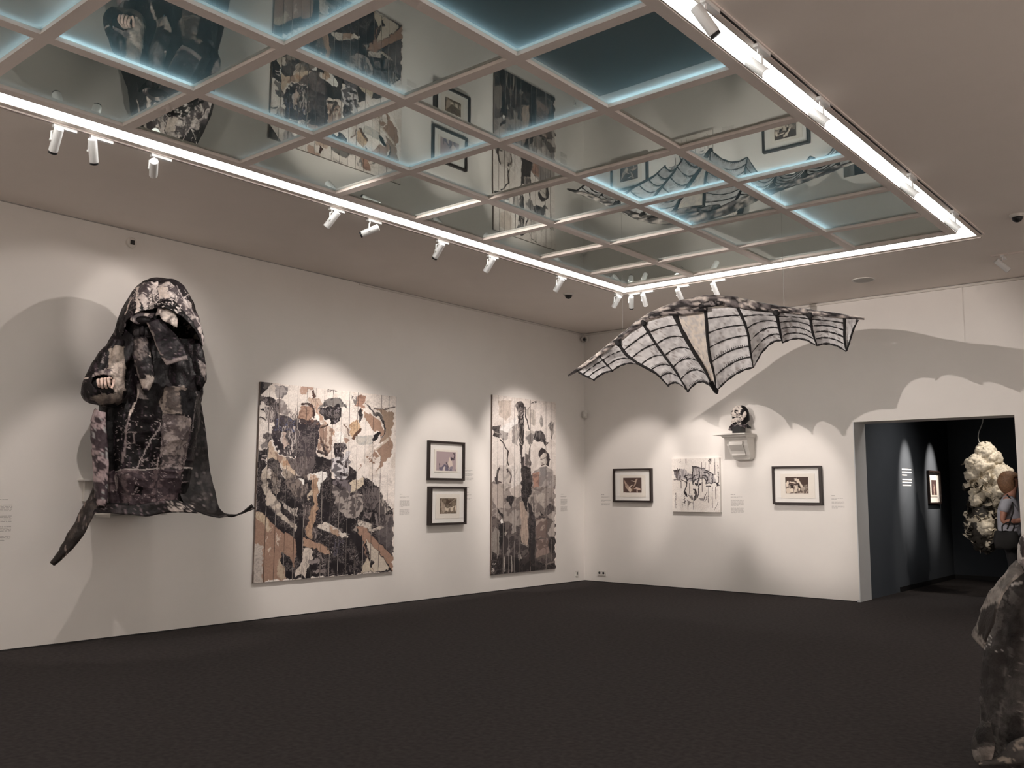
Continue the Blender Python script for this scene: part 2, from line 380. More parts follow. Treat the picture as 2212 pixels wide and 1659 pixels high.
# ------------------------------------------------------------------ spotlights
def can_mesh():
    b = MB(); b.tube([(0, 0, .085), (0, 0, .082), (0, 0, -.075)], [.030, .034, .034], 20); return b
_can = None
def spotlight(x, y, aim, cone, power, label, blend=.6, lit=False, dark=True, drop=.125, group='white spotlights on the ceiling tracks', rad=.02):
    t = thing('spotlight', label, 'spotlight', (x, y, H-.012), group)
    c = np.array([x, y, H-.012-drop]); d = np.array(aim, float)-c; d /= np.linalg.norm(d)
    hz = np.array([d[0], d[1]]); ang = math.atan2(hz[1], hz[0])
    b = MB(); along = (0, 1) if abs(x-2.345) < .05 or abs(x-7.055) < .05 else (1, 0)
    if along == (0, 1): b.box((x-.017, y-.03, H-.036), (x+.017, y+.15, H-.012))
    else: b.box((x-.03, y-.017, H-.036), (x+.15, y+.017, H-.012))
    b.build('track_adapter', M['white_metal'], t)
    # arm: comes down beside the can, pivot on its flank
    side = np.array([-d[1], d[0], 0]); side /= np.linalg.norm(side)+1e-9
    top = np.array([x, y, H-.036]); piv = c+side*.036
    b = MB(); b.tube([top, top+(0, 0, -.025), (piv[0], piv[1], H-.070), piv+(0, 0, .0)], .0075, 8); b.tube([piv-side*.004, piv+side*.010], .011, 10)
    b.build('arm', M['white_metal'], t, smooth=False)
    zax = -d; xax = np.cross([0, 0, 1.0], zax); xax /= np.linalg.norm(xax)+1e-9; yax = np.cross(zax, xax)
    R = np.stack([xax, yax, zax], 1)
    def part(name, prof, m, cap=True):
        b = MB(); b.tube([(0, 0, p[0]) for p in prof], [p[1] for p in prof], 20, cap)
        b.v = [v@R.T + c for v in b.v]; o = b.build(name, m, t); 
        return o
    part('can', [(.101, .031), (.098, .0345), (-.085, .0345), (-.087, .0325)], M['white_metal'])
    part('rear_cap', [(.104, .012), (.101, .012)], M['plastic'])
    if dark: part('black_snoot', [(-.087, .0315), (-.105, .0315), (-.105, .028), (-.091, .028)], M['black'], False)
    part('lens', [(-.0872, .029), (-.0892, .029)], M['lens'] if lit else M['black'])
    if power > 0:
        ld = bpy.data.lights.new('spot_beam', 'SPOT'); ld.energy = power*SPOT_GAIN; ld.color = SPOT_COL; ld.spot_size = math.radians(cone); ld.spot_blend = blend; ld.shadow_soft_size = rad
        lo = bpy.data.objects.new('spot_beam', ld); COL.objects.link(lo); lo.parent = t
        p = c + d*.115 - np.array(t.location)
        lo.location = p; lo.rotation_euler = Vector(d).to_track_quat('-Z', 'Y').to_euler()
    return t
TX = 2.345; TY = -2.345; TR = 7.055
# x, y, aim, cone, power
spotlight(TX, -11.05, (3.95, -3.0, 3.05), 29, 2700, 'white spotlight just out of view on the left track, aimed at the bat wing', dark=False, blend=.45, rad=.015, drop=.34)
spotlight(TX, -10.24, (0, -9.95, 1.3), 32, 30, 'first visible spotlight on the left track, black ring, tilted to the wall text')
spotlight(TX, -9.95, (.45, -8.6, 1.2), 46, 205, 'second spotlight on the left track, hanging almost straight down with a black snoot', blend=.4, rad=.012)
spotlight(TX, -9.44, (.4, -8.4, 3.35), 40, 110, 'third spotlight on the left track, its round rear cap showing', dark=False, rad=.015)
spotlight(TX, -7.565, (.55, -8.35, 1.9), 38, 65, 'steeply tilted spotlight over the wall between hooded figure and large painting', dark=False)
spotlight(TX, -7.07, (.5, -8.6, 3.1), 46, 150, 'almost level spotlight with black mouth aimed back at the hooded figure', rad=.012, blend=.4)
spotlight(TX, -6.06, (0, -5.75, 1.85), 50, 430, 'spotlight above the large plank painting, black ring at its mouth')
spotlight(TX, -5.205, (0, -5.2, 1.5), 50, 230, 'tilted spotlight between large plank painting and framed pair, no black ring', dark=False)
spotlight(TX, -3.845, (0, -3.48, 1.6), 40, 420, 'spotlight on the left track above the pair of framed prints', dark=False)
spotlight(TX, -2.50, (0, -1.68, 1.75), 50, 500, 'spotlight at the ceiling corner tilted to the tall narrow painting', dark=False)
spotlight(2.495, TY, (1.0, 0, 1.65), 34, 390, 'upright spotlight with black snoot just inside the ceiling corner')
spotlight(2.71, TY, (2.15, 0, 1.65), 36, 430, 'third spotlight out from the ceiling corner on the far track', dark=False)
spotlight(3.266, TY, (2.95, 0, 2.35), 24, 130, 'spotlight on the far track above the wing with a dark rim')
spotlight(3.798, TY, (3.86, 0, 1.5), 31, 400, 'spotlight on the far track nearest the wing peak', dark=False)
spotlight(TR, -8.70, (8.6, -6.7, .9), 50, 30, 'spotlight with black snoot at the near end of the wide light slot', blend=.8)
spotlight(TR, -8.017, (9.4, -8.62, 1.7), 36, 260, 'glowing spotlight on the wide slot track, largest lit face', lit=True, dark=False, drop=.155)
spotlight(TR, -7.013, (9.4, -7.61, 1.7), 36, 260, 'glowing spotlight on the wide slot track, second lit face from the near end', lit=True, dark=False, drop=.155)
spotlight(TR, -4.974, (9.4, -5.57, 1.7), 36, 260, 'glowing spotlight on the wide slot track, third lit face from the near end', lit=True, dark=False, drop=.155)
spotlight(TR, -3.61, (9.4, -4.21, 1.7), 36, 260, 'glowing spotlight at the far corner end of the wide light slot', lit=True, dark=False, drop=.155)
spotlight(7.02, -1.395, (8.6, 0, 2.4), 50, 25, 'pale spotlight hanging from the separate track above the doorway', dark=False)
for k, (x, y, aim, lab) in enumerate(((10.3, -3.6, (13, -3.4, 1.9), 'near the right wall, first from the back wall'), (10.3, -6.2, (13, -6.2, 1.9), 'near the right wall, second from the back wall'), (10.3, -8.8, (13, -8.8, 1.9), 'near the right wall, third from the back wall'), (TR, -10.6, (12.6, -10.6, 1.8), 'over the right wall, first behind the frame edge'), (TR, -12.4, (12.6, -12.2, 1.8), 'over the right wall, second behind the frame edge'), (TR, -14.4, (12.0, -15.5, 1.8), 'towards the rear right room corner'), (TX, -13.3, (0, -13.6, 1.8), 'over the hidden rear part of the left wall'), (TX, -14.6, (0, -15.0, 1.8), 'towards the rear left room corner'), (TX, -15.8, (3.5, -17, 1.8), 'on the left track end, turned to the rear wall'), (TR, -15.9, (8.0, -17, 1.8), 'on the wide slot track end, turned to the rear wall'))):
    spotlight(x, y, aim, 70, 700 if y == -13.3 else 1600, 'white spotlight out of view ' + lab, dark=False)  # unseen lamps added so the hidden walls bounce light into the room
# second room
def beam(loc, aim, cone, power, blend, col=(1, .93, .86), rad=.02):
    ld = bpy.data.lights.new('far_room_beam', 'SPOT'); ld.energy = power; ld.color = col; ld.spot_size = math.radians(cone); ld.spot_blend = blend; ld.shadow_soft_size = rad
    lo = bpy.data.objects.new('far_room_beam', ld); COL.objects.link(lo); lo.location = loc
    lo.rotation_euler = (Vector(aim)-Vector(loc)).to_track_quat('-Z', 'Y').to_euler()
_t1, _t2 = float(onx(1958, 1030, DX0)[1]), float(onx(2013, 1050, DX0)[1])
beam((5.75, _t1, 3.5), (4.70, _t1, 1.75), 26, 800, .95, (1, .88, .76))
beam((5.75, _t2, 3.5), (4.70, _t2, 1.72), 26, 800, .95, (1, .88, .76))
beam((6.6, 1.3, 3.5), (4.7, 1.6, .7), 95, 120, 1, rad=.2)  # weak wide fill added to lift the dark room, no fixture behind it
beam((8.0, .75, 3.4), (5.95, 2.1, 1.5), 36, 125, .5, (1, .86, .72), rad=.015)

# ------------------------------------------------------------------ plank paintings
def seams(C, lum, du, X, Y, seed, pw):
    pass
def plank_painting(wall, u0, u1, z0, z1, n, paint, label, name, d=.035, res=.0052, seamseed=5):
    """wall 'x': on the left wall (u = y); wall 'y': on the back wall (u = x). Every board is its own plank."""
    w = (u1-u0)/n; gap = .0022
    loc = (0, (u0+u1)/2, z0) if wall == 'x' else ((u0+u1)/2, 0, z0)
    t = thing(name, label, 'painting', loc)
    def W(u, z, dep): return np.stack([dep, u, z], -1) if wall == 'x' else np.stack([u, -dep, z], -1)
    rs = np.random.default_rng(seamseed)
    for k in range(n):
        a, c = u0+k*w+gap/2, u0+(k+1)*w-gap/2
        nu, nv = max(4, int((c-a)/res)), int((z1-z0)/res)
        U, Z = np.meshgrid(np.linspace(a, c, nu), np.linspace(z0, z1, nv), indexing='ij')
        dep = np.full(U.shape, d+.0015*((k*7) % 3-1))
        e = np.minimum((U-a), (c-U)); dep = dep - np.clip(.005-e, 0, .005)*.6
        P = W(U, Z, dep); px, py = topx(P.reshape(-1, 3)); C = paint(px, py)
        # drips of paint along the joints: light over dark boards, dark over light ones
        lum = C.mean(1); e = e.ravel(); near = e < .0046
        seg = fbm(np.full(px.shape, k*9.7)+(U.ravel() > (a+c)/2)*.4, py/70, seed=seamseed, o=2)
        on = near & (seg > .50)
        C[on & (lum < .16)] = lin((205, 196, 190)); C[on & (lum >= .16)] = lin((70, 52, 48))
        b = MB(); b.grid(P)
        colr = [C]
        # skirts
        for edge in (P[0], P[-1], P[:, 0], P[:, -1]):
            q = edge.copy(); 
            if wall == 'x': q[:, 0] = .006
            else: q[:, 1] = -.006
            b.grid(np.stack([edge, q])); colr += [np.tile(lin((120, 104, 96)), (2*len(edge), 1))]
        b.build('plank', M['paintcol'], t, col=np.concatenate(colr))
    lo, hi = (u0+.01, z0+.01), (u1-.01, z1-.01)
    if wall == 'x': boxo('backing_board', (.001, lo[0], lo[1]), (d-.014, hi[0], hi[1]), M['board_edge'], t)
    else: boxo('backing_board', (lo[0], -(d-.014), lo[1]), (hi[0], -.001, hi[1]), M['board_edge'], t)
    return t
CREAM, WHT, BLK, TAN, GRY, DGR = (241, 232, 225), (250, 246, 241), (30, 26, 30), (172, 145, 130), (128, 121, 118), (66, 59, 62)
def paint1(X, Y):
    p = Paint(X, Y, CREAM, 4, warp=3.0)
    p.put(np.ones(len(X), bool), CREAM, .4, (198, 184, 172), 'big', .62)
    p.T = lambda q: (540+q[0]/6.9125, 815+q[1]/6.9125)
    g = dict(tex=.9, src='mid', thr=.56)
    p.poly([(100,50),(340,90),(300,150),(200,220),(180,260),(200,330),(130,420),(100,300)], BLK, .7, GRY)
    p.poly([(370,100),(560,140),(545,260),(500,320),(400,300),(370,200)], (176,168,166), .8, (105,100,102))
    p.poly([(400,330),(480,320),(560,400),(600,500),(570,580),(430,530),(400,420)], (150,140,138), .6, (200,192,188))
    p.poly([(200,290),(300,280),(380,330),(425,430),(425,560),(390,680),(340,660),(300,560),(320,420),(230,400),(180,360)], (44,38,42), .7, (150,140,140), 'streak')
    p.poly([(230,430),(330,420),(360,560),(380,680),(260,690),(240,600)], (196,186,182), .9, (70,62,66), 'streak', .52)
    p.stroke([(160,480),(200,470),(215,500)], 3, BLK); p.stroke([(150,590),(190,600),(240,660)], 3, (60,52,52)); p.stroke([(140,370),(200,330)], 3, BLK)
    p.poly([(400,540),(600,590),(740,620),(740,680),(850,690),(1040,640),(1060,700),(1030,900),(1000,1050),(1020,1190),(730,1190),(520,1180),(420,1090),(360,1000),(330,800),(360,650)], (50,44,50), .6, (84,76,80), 'big', .5)
    p.flecks([(440,720),(730,720),(720,1030),(600,1180),(460,1080),(400,900)], (206,196,192), .60, 'streak')
    p.flecks([(360,600),(720,620),(700,800),(360,800)], (96,100,128), .64)
    p.poly([(560,480),(600,440),(640,560),(690,460),(720,640),(690,640),(640,640)], (218,206,200), .7, (60,54,58), 'streak', .5)
    p.poly([(490,810),(540,830),(560,950),(600,990),(520,1060),(490,960)], (206,186,176), .6, (150,128,120))
    p.poly([(190,830),(340,820),(350,930),(260,1000),(200,1080),(170,1020),(220,930)], (74,68,70), .8, (150,142,140))
    p.poly([(100,1040),(200,1090),(250,1030),(270,1000),(275,1100),(250,1240),(240,1300),(190,1420),(160,1600),(90,1600)], BLK)
    p.stroke([(180,1190),(240,1180)], 2.5, (190,180,176)); p.stroke([(175,1230),(235,1235)], 2.5, (190,180,176))
    p.poly([(270,980),(330,960),(380,1080),(480,1170),(520,1200),(590,1330),(740,1490),(850,1590),(780,1600),(600,1440),(480,1300),(390,1230),(350,1200),(265,1230)], (216,196,176), .5, (190,165,145), 'fine')
    p.poly([(390,1120),(470,1160),(480,1290),(400,1230)], TAN); p.poly([(290,1080),(330,1140),(320,1170),(290,1130)], TAN)
    p.poly([(500,1250),(580,1260),(570,1340),(520,1310)], (196,160,134))
    p.poly([(520,1200),(730,1190),(1010,1190),(1160,1190),(1160,1400),(980,1400),(900,1450),(840,1480),(720,1450),(600,1350)], (84,75,76), .8, (140,130,128), 'streak', .52)
    p.poly([(960,1190),(1170,1190),(1170,1400),(980,1400),(900,1440),(960,1300)], (34,30,34)); p.poly([(900,1220),(980,1200),(960,1300),(880,1430),(850,1400)], (104,95,96), .7, DGR)
    p.poly([(960,1430),(1060,1390),(1150,1410),(1150,1490),(1080,1560),(1020,1600),(930,1600),(870,1460)], WHT)
    p.poly([(890,1460),(970,1450),(980,1600),(900,1600)], (196,160,134), .4, CREAM)
    p.poly([(260,1240),(330,1200),(420,1230),(450,1290),(480,1360),(520,1600),(430,1600),(400,1450),(300,1380),(255,1400)], (44,40,42), .5, (110,104,102))
    p.poly([(160,1600),(180,1450),(240,1330),(270,1400),(290,1600)], (206,194,180), .4, (150,138,128))
    p.poly([(300,1400),(400,1420),(440,1600),(290,1600)], (150,138,130), .8, (50,44,44), 'fine', .5)
    p.poly([(480,1330),(580,1400),(740,1520),(720,1600),(540,1600)], (176,162,150), .7, (70,62,60), 'streak', .5)
    p.poly([(600,1440),(850,1480),(900,1600),(740,1600)], (120,108,104), .8, (50,44,48), 'mid', .48)
    p.poly([(750,140),(945,150),(930,180),(880,190),(850,260),(760,250)], (190,160,145), .4, CREAM)
    p.poly([(740,440),(830,420),(940,440),(960,560),(900,640),(840,660),(740,600)], (180,148,130), .6, (110,84,74), 'fine', .58)
    p.poly([(740,600),(830,640),(1000,640),(1060,690),(930,740),(760,690)], (60,46,48), .6, (150,120,106))
    p.stroke([(780,400),(860,390),(930,430),(955,520),(950,600)], 5, (62,42,38)); p.stroke([(940,200),(965,280),(930,330),(900,430)], 4, (84,62,56)); p.stroke([(890,330),(920,380),(960,340)], 4, (96,74,66))
    p.poly([(880,300),(960,320),(1060,330),(1060,420),(960,420),(900,400)], (206,184,168), .7, (120,92,82), 'fine', .58)
    p.poly([(930,430),(1010,400),(1060,560),(1200,720),(1260,790),(1380,880),(1400,930),(1330,960),(1230,830),(1100,700),(1010,560)], (188,156,136), .5, CREAM, 'streak', .58)
    p.poly([(960,600),(1010,560),(1050,630),(1000,640)], WHT)
    p.poly([(1060,700),(1150,680),(1240,790),(1220,900),(1230,1000),(1180,1130),(1130,1180),(1030,1100),(1010,1000),(1040,850)], (158,132,118), .9, (225,208,194), 'streak', .55)
    p.stroke([(1060,760),(1170,700)], 4, (70,54,50)); p.stroke([(1070,1000),(1160,1160),(1030,1110)], 5, (60,48,46)); p.stroke([(1050,900),(1080,1000),(1160,1040)], 4, (90,70,62))
    p.poly([(1260,790),(1390,850),(1400,940),(1330,970),(1280,930)], WHT)
    p.poly([(1050,400),(1120,320),(1230,290),(1350,330),(1460,420),(1470,460),(1400,420),(1340,420),(1200,410),(1100,440),(1040,490),(1000,480)], (134,129,126), .8, (70,66,68))
    p.poly([(1040,480),(1190,420),(1340,410),(1370,500),(1340,640),(1260,710),(1220,690),(1180,640),(1110,600),(1050,540)], (34,29,33))
    p.flecks([(1200,440),(1330,440),(1330,600),(1270,690),(1200,580)], (136,128,132), .55); p.flecks([(1060,500),(1150,450),(1150,600)], (110,104,108), .6)
    p.poly([(1150,180),(1320,190),(1300,220),(1150,215)], (80,72,70), .7, CREAM, 'fine', .5)
    p.poly([(1510,670),(1620,640),(1640,780),(1600,850),(1530,890),(1480,800)], (212,182,150), .6, (150,112,86), 'fine', .6)
    p.stroke([(1640,780),(1590,860),(1540,910)], 6, (96,70,56)); p.stroke([(1400,710),(1440,760),(1480,860)], 3, (130,110,100))
    p.poly([(1400,900),(1470,920),(1510,960),(1440,1000)], TAN, .5, (90,66,58))
    p.poly([(1570,430),(1590,300),(1650,270),(1720,310),(1710,450),(1690,520),(1650,450)], (172,138,122), .6, (110,80,70), 'fine', .62)
    p.poly([(1520,260),(1600,280),(1620,340),(1580,420),(1540,340)], CREAM, .8, (50,42,44), 'streak', .5)
    p.poly([(1640,460),(1680,500),(1690,600),(1640,690),(1630,560)], BLK)
    p.poly([(1710,520),(1850,580),(1960,670),(2000,780),(1960,900),(1900,800),(1850,790),(1710,640)], (168,138,120))
    p.poly([(1870,470),(2000,490),(2150,510),(2150,700),(2100,880),(2010,960),(1900,1030),(2000,850),(2030,720),(1960,560)], (160,138,121))
    p.poly([(1860,1040),(1960,960),(2100,900),(2130,1000),(2100,1150),(2040,1260),(1980,1320),(1900,1400),(1870,1470),(1920,1330),(1960,1200),(1860,1200),(1840,1150)], (160,133,117))
    p.stroke([(1890,1060),(2060,930)], 7, (206,192,178)); p.stroke([(1980,970),(1870,1050)], 5, CREAM); p.stroke([(1880,1090),(1950,1200)], 2, CREAM)
    p.poly([(1720,370),(1800,440),(1860,520),(1960,570),(2030,700),(2020,800),(1970,900),(2010,700),(1930,620),(1850,560),(1780,470)], (36,34,38), .6, (120,112,108))
    p.poly([(1860,840),(1930,820),(1930,900),(1870,970),(1820,980),(1790,930),(1850,900)], (30,27,30))
    p.poly([(1580,880),(1830,860),(1830,1000),(1700,1020),(1600,990)], (206,200,192), .5, (180,180,180)); p.stroke([(1860,470),(2000,480),(2150,440)], 3, (110,100,96))
    p.flecks([(1740,1180),(1860,1160),(1860,1290),(1760,1290)], (140,110,92), .58)
    p.poly([(1260,970),(1400,960),(1470,1080),(1380,1130),(1400,1180),(1280,1220),(1240,1130),(1260,1050)], (42,36,40), .7, (150,142,144), 'streak', .58)
    p.poly([(1240,1220),(1400,1180),(1480,1100),(1505,1150),(1470,1330),(1450,1500),(1360,1600),(1260,1500),(1210,1380),(1160,1250)], (216,212,214), .85, (70,64,70), 'mid', .56)
    p.stroke([(1290,1270),(1350,1260),(1380,1300)], 5, (50,44,48)); p.stroke([(1430,1270),(1440,1330)], 6, (50,44,48)); p.stroke([(1350,1440),(1440,1450)], 6, (40,34,40)); p.stroke([(1400,1340),(1390,1400)], 3, (110,104,108))
    p.poly([(1480,1330),(1590,1400),(1590,1480),(1520,1600),(1420,1600),(1460,1450)], (38,33,37), .4, DGR); p.poly([(1690,1490),(1760,1560),(1790,1600),(1690,1600)], BLK)
    p.poly([(1160,1190),(1230,1260),(1200,1400),(1240,1600),(1050,1600),(1150,1480)], (36,31,35), .4, DGR)
    p.poly([(1640,1300),(1660,1310),(1590,1420),(1600,1400)], TAN)
    # lower half
    p.T = lambda q: (540+q[0]/6.9125, 1035+q[1]/6.9125)
    p.poly([(90,470),(90,-5),(740,-5),(860,0),(940,0),(1010,0),(1100,0),(1240,0),(1520,0),(1700,-5),(1760,0),(1840,70),(1920,140),(1950,240),(2060,380),(2140,490),(2140,1370),(530,1500),(480,1310)], (33,29,33), .35, (52,46,51), 'big', .52)
    p.poly([(160,-5),(245,-5),(300,150),(430,350),(460,500),(690,700),(690,785),(560,680),(440,560),(330,440),(260,380),(200,180)], (208,196,184), .6, (120,110,106), 'mid', .55)
    p.poly([(440,300),(560,400),(700,440),(715,580),(620,520),(480,400)], (196,186,178), .8, (60,54,56), 'streak', .52)
    p.poly([(285,-5),(450,-5),(445,180),(400,230),(330,180)], (158,148,140), .8, (50,44,46), 'fine', .5)
    p.poly([(520,-5),(740,-5),(830,110),(870,60),(840,200),(760,290),(640,260),(580,150)], (140,128,122), .85, (56,50,52), 'streak', .5)
    p.poly([(720,0),(760,0),(830,80),(830,115),(740,30)], WHT)
    p.poly([(780,390),(900,380),(920,560),(980,760),(970,900),(880,880),(820,700),(780,520)], (60,52,54), .9, (160,148,144), 'streak', .55)
    p.poly([(60,465),(200,510),(330,640),(450,750),(690,900),(685,1150),(650,1300),(620,1290),(600,1160),(480,1090),(440,1200),(480,1310),(530,1500),(180,1530),(190,1010),(60,940)], (160,130,114), .3, (178,150,132), 'fine', .6)
    p.poly([(70,480),(200,510),(300,640),(300,760),(270,800),(240,700),(190,660),(110,600)], (186,166,142), .8, (206,190,170), 'streak', .5)
    p.flecks([(230,640),(480,760),(360,1100),(300,1150),(240,900)], (214,198,184), .68, 'streak')
    p.poly([(50,940),(110,960),(195,1010),(185,1530),(40,1540)], (198,188,180), .5, (150,140,134), 'fine', .6)
    p.poly([(430,1180),(500,1320),(540,1500),(440,1500),(400,1350)], (188,170,150), .6, TAN)
    p.poly([(920,-5),(1010,-5),(1000,560),(960,700),(900,880),(850,860),(840,740),(900,560),(940,380),(950,220),(930,100)], (190,160,136), .6, (160,126,106), 'streak', .55)
    p.poly([(1010,-5),(1105,-5),(1045,60),(1012,290)], WHT); p.poly([(830,300),(930,140),(950,220),(880,290)], (206,190,172), .6, (120,108,104))
    p.poly([(810,870),(900,900),(1010,960),(1130,1010),(1190,1100),(1180,1140),(1050,1090),(950,1030),(890,1020),(805,990)], (182,150,130))
    p.poly([(800,1040),(880,1020),(960,1080),(900,1250),(820,1460),(760,1420),(670,1470),(690,1370),(800,1200),(790,1120)], (218,206,196), .5, (120,108,104), 'streak', .62)
    p.poly([(1010,680),(1080,670),(1130,640),(1200,680),(1340,770),(1480,870),(1450,890),(1300,830),(1150,770),(1010,730)], (226,216,206)); p.poly([(1200,700),(1340,790),(1350,850),(1200,790)], (188,160,140))
    p.flecks([(1080,680),(1200,680),(1200,740),(1090,730)], (80,72,72), .6)
    p.poly([(1240,90),(1330,150),(1480,180),(1500,280),(1600,200),(1700,230),(1680,460),(1600,570),(1480,580),(1350,500),(1260,370)], (172,162,157), .85, (70,63,66), 'mid', .52)
    p.poly([(1640,260),(1750,150),(1920,140),(1940,260),(1850,440),(1720,440)], (112,104,104), .85, (44,38,42), 'streak', .5)
    p.poly([(1230,0),(1480,0),(1500,170),(1360,170),(1240,80)], (120,112,116), .9, (36,30,36), 'mid', .5)
    p.poly([(1520,-5),(1695,-5),(1690,90),(1600,160),(1490,205)], (216,202,182), .6, (150,134,120), 'fine', .6)
    p.poly([(1950,200),(2060,380),(2095,470),(2000,520),(1900,500)], (92,86,86), .9, (190,180,172), 'streak', .55)
    p.poly([(1700,480),(1820,500),(1800,590),(1700,560)], (140,130,128), .8, (60,54,56))
    p.poly([(1980,700),(2140,540),(2140,1140),(1990,1000),(1850,850)], (84,78,80), .6, (120,112,112), 'mid', .55); p.poly([(1850,500),(2140,540),(2000,740),(1860,660)], (70,64,66), .9, (140,132,130), 'streak', .54)
    p.poly([(1630,590),(1830,660),(1830,740),(1960,700),(2000,720),(1850,790),(1700,720),(1620,660)], (216,206,196), .7, (110,102,98), 'fine', .6)
    p.poly([(1600,700),(1690,700),(1830,860),(1960,1000),(2140,1150),(2140,1370),(2080,1280),(1960,1130),(1870,1010),(1730,890),(1700,990),(1800,1290),(1860,1380),(1800,1380),(1740,1150),(1680,940)], (170,138,121))
    p.poly([(1720,890),(1870,1020),(1980,1180),(2095,1340),(1830,1390),(1840,1240),(1760,1060)], (212,200,186)); p.poly([(1745,1150),(1835,1390),(1650,1400)], (208,196,178)); p.poly([(1540,740),(1600,680),(1600,775)], (170,158,150))
    p.flecks([(880,1150),(1150,1130),(1150,1400),(880,1400)], (150,140,138), .60, 'mid'); p.flecks([(1000,450),(1500,450),(1700,1300),(1000,1300)], (225,218,212), .80)
    p.flecks([(1200,880),(1400,900),(1400,1150),(1250,1150)], (84,80,92), .56, 'streak')
    p.finish(.38, .8); return p.C
plank_painting('x', -6.72, -4.50, .437, 2.813, 16, paint1, 'large plank painting with tan patches beside the hooded figure', 'plank_painting')

def paint2(X, Y):
    p = Paint(X, Y, (240,231,225), 11, warp=1.4)
    p.put(np.ones(len(X), bool), (240,231,225), .5, (216,205,198), 'big', .58)
    p.T = lambda q: (1050+q[0]/8.094, 845+q[1]/8.094)
    p.poly([(210,160),(440,160),(440,420),(330,520),(230,420)], (214,200,190), .5, (178,166,156), 'mid', .55)
    p.poly([(280,600),(430,520),(540,450),(560,560),(480,650),(390,720),(300,720),(240,680)], (250,246,243), .2, GRY)
    p.poly([(240,680),(390,720),(380,830),(300,860),(240,800)], (190,182,178), .8, (120,112,112), 'mid')
    p.poly([(500,250),(560,180),(620,180),(660,230),(665,260),(570,240),(560,460),(540,300)], (150,142,140), .8, (60,54,54), 'mid', .5)
    p.poly([(570,215),(640,210),(665,260),(665,520),(670,900),(630,950),(600,920),(580,800),(555,560),(570,400)], (36,31,33), .4, (84,76,76), 'streak', .55)
    p.poly([(580,290),(640,280),(655,380),(630,470),(595,470),(580,390)], (170,160,156), .8, (50,44,46), 'fine', .52)
    p.poly([(590,500),(650,500),(640,580),(590,580)], (150,142,138), .6, DGR)
    p.stroke([(570,560),(600,800),(630,930)], 1.3, (170,162,156)); p.stroke([(650,600),(630,760),(610,900)], 1.0, (130,122,118))
    p.poly([(450,640),(550,560),(570,800),(540,960),(470,900)], (198,190,184), .8, (150,142,140), 'streak', .5)
    p.poly([(100,610),(240,600),(240,830),(200,800),(110,780),(130,720)], (40,36,37), .5, (120,112,110)); p.stroke([(110,670),(160,720),(230,740)], 1.2, (190,182,176))
    p.stroke([(300,900),(340,1000),(380,1040),(370,1180),(390,1290)], 2.5, (60,52,50)); p.stroke([(390,1050),(360,1330)], 1.5, (70,60,58)); p.stroke([(250,850),(300,900)], 2.5, BLK)
    p.stroke([(680,280),(700,470),(760,660)], 2.2, (52,46,46)); p.stroke([(700,320),(770,260)], 1.5, (120,110,104))
    p.poly([(700,300),(760,290),(860,340),(870,560),(840,600),(760,560),(720,420)], (214,204,196), .7, (168,160,154), 'streak', .5)
    p.poly([(935,560),(960,400),(1000,500),(1000,620),(960,650)], (150,144,140), .7, (196,188,182)); p.poly([(1085,600),(1130,520),(1190,560),(1190,700),(1150,860),(1130,700)], (186,178,172), .9, (110,104,102), 'streak', .5)
    p.poly([(800,770),(860,700),(960,700),(1020,760),(1040,870),(1080,900),(1030,960),(1010,890),(900,880),(840,840)], (48,44,47), .6, (150,144,142), 'streak', .57)
    p.poly([(700,700),(800,680),(860,720),(840,800),(820,920),(760,940),(700,860)], (206,198,192), .8, (110,104,104), 'mid', .55)
    p.stroke([(1080,900),(1040,960)], 2, (60,54,54)); p.flecks([(770,170),(1000,180),(1000,230),(780,215)], (60,52,50), .6)
    p.poly([(580,920),(630,950),(640,1000),(630,1150),(670,1140),(680,1300),(640,1400),(620,1340),(600,1150)], (52,46,48), .5, (96,88,86), 'streak')
    p.poly([(760,930),(780,930),(770,1120),(790,1290),(750,1340),(740,1180)], (110,102,100), .6, (60,54,54))
    p.poly([(680,1080),(760,1130),(760,1350),(700,1380),(680,1200)], (164,154,150), .8, (84,76,76), 'mid', .5)
    p.poly([(640,1330),(700,1330),(780,1350),(800,1500),(790,1700),(640,1700)], (34,29,32))
    p.poly([(460,1300),(600,1320),(620,1700),(460,1700)], (216,204,196), .3, (186,174,166))
    # face on the left
    p.poly([(190,1420),(260,1330),(340,1310),(390,1360),(440,1450),(440,1700),(230,1700),(180,1560)], (206,194,186), .6, (160,150,146), 'mid', .55)
    p.poly([(160,1520),(190,1400),(250,1340),(240,1400),(200,1500),(210,1700),(180,1700)], (70,62,62), .5, (130,122,120)); p.stroke([(215,1610),(260,1615)], 3, (84,70,70)); p.poly([(350,1380),(385,1370),(390,1440),(360,1440)], (70,62,62))
    # woman on the right: dark bob hair, pale face
    p.poly([(920,1060),(980,1000),(1050,1020),(1100,1110),(1125,1200),(1090,1320),(1060,1300),(920,1140)], (52,44,46))
    p.poly([(945,1120),(1000,1085),(1060,1110),(1070,1240),(1040,1320),(990,1350),(950,1280)], (226,216,208), .3, (196,186,178))
    p.stroke([(955,1185),(985,1180)], 2, (70,60,60)); p.stroke([(1010,1170),(1040,1165)], 2, (70,60,60)); p.stroke([(985,1250),(1000,1255)], 2, (90,78,76)); p.stroke([(975,1295),(1020,1280)], 2.4, (90,74,72))
    p.poly([(840,1420),(940,1350),(1060,1350),(1180,1400),(1190,1700),(940,1700),(830,1560)], (186,178,174), .7, (120,112,112), 'mid', .52)
    p.poly([(940,1360),(1060,1350),(1070,1480),(1010,1540),(950,1480)], (150,144,142), .5, (196,188,184)); p.poly([(820,1460),(930,1420),(930,1700),(820,1700)], (186,148,132), .7, (120,96,92), 'mid', .5)
    # lower half
    p.T = lambda q: (1050+q[0]/8.094, 1045+q[1]/8.094)
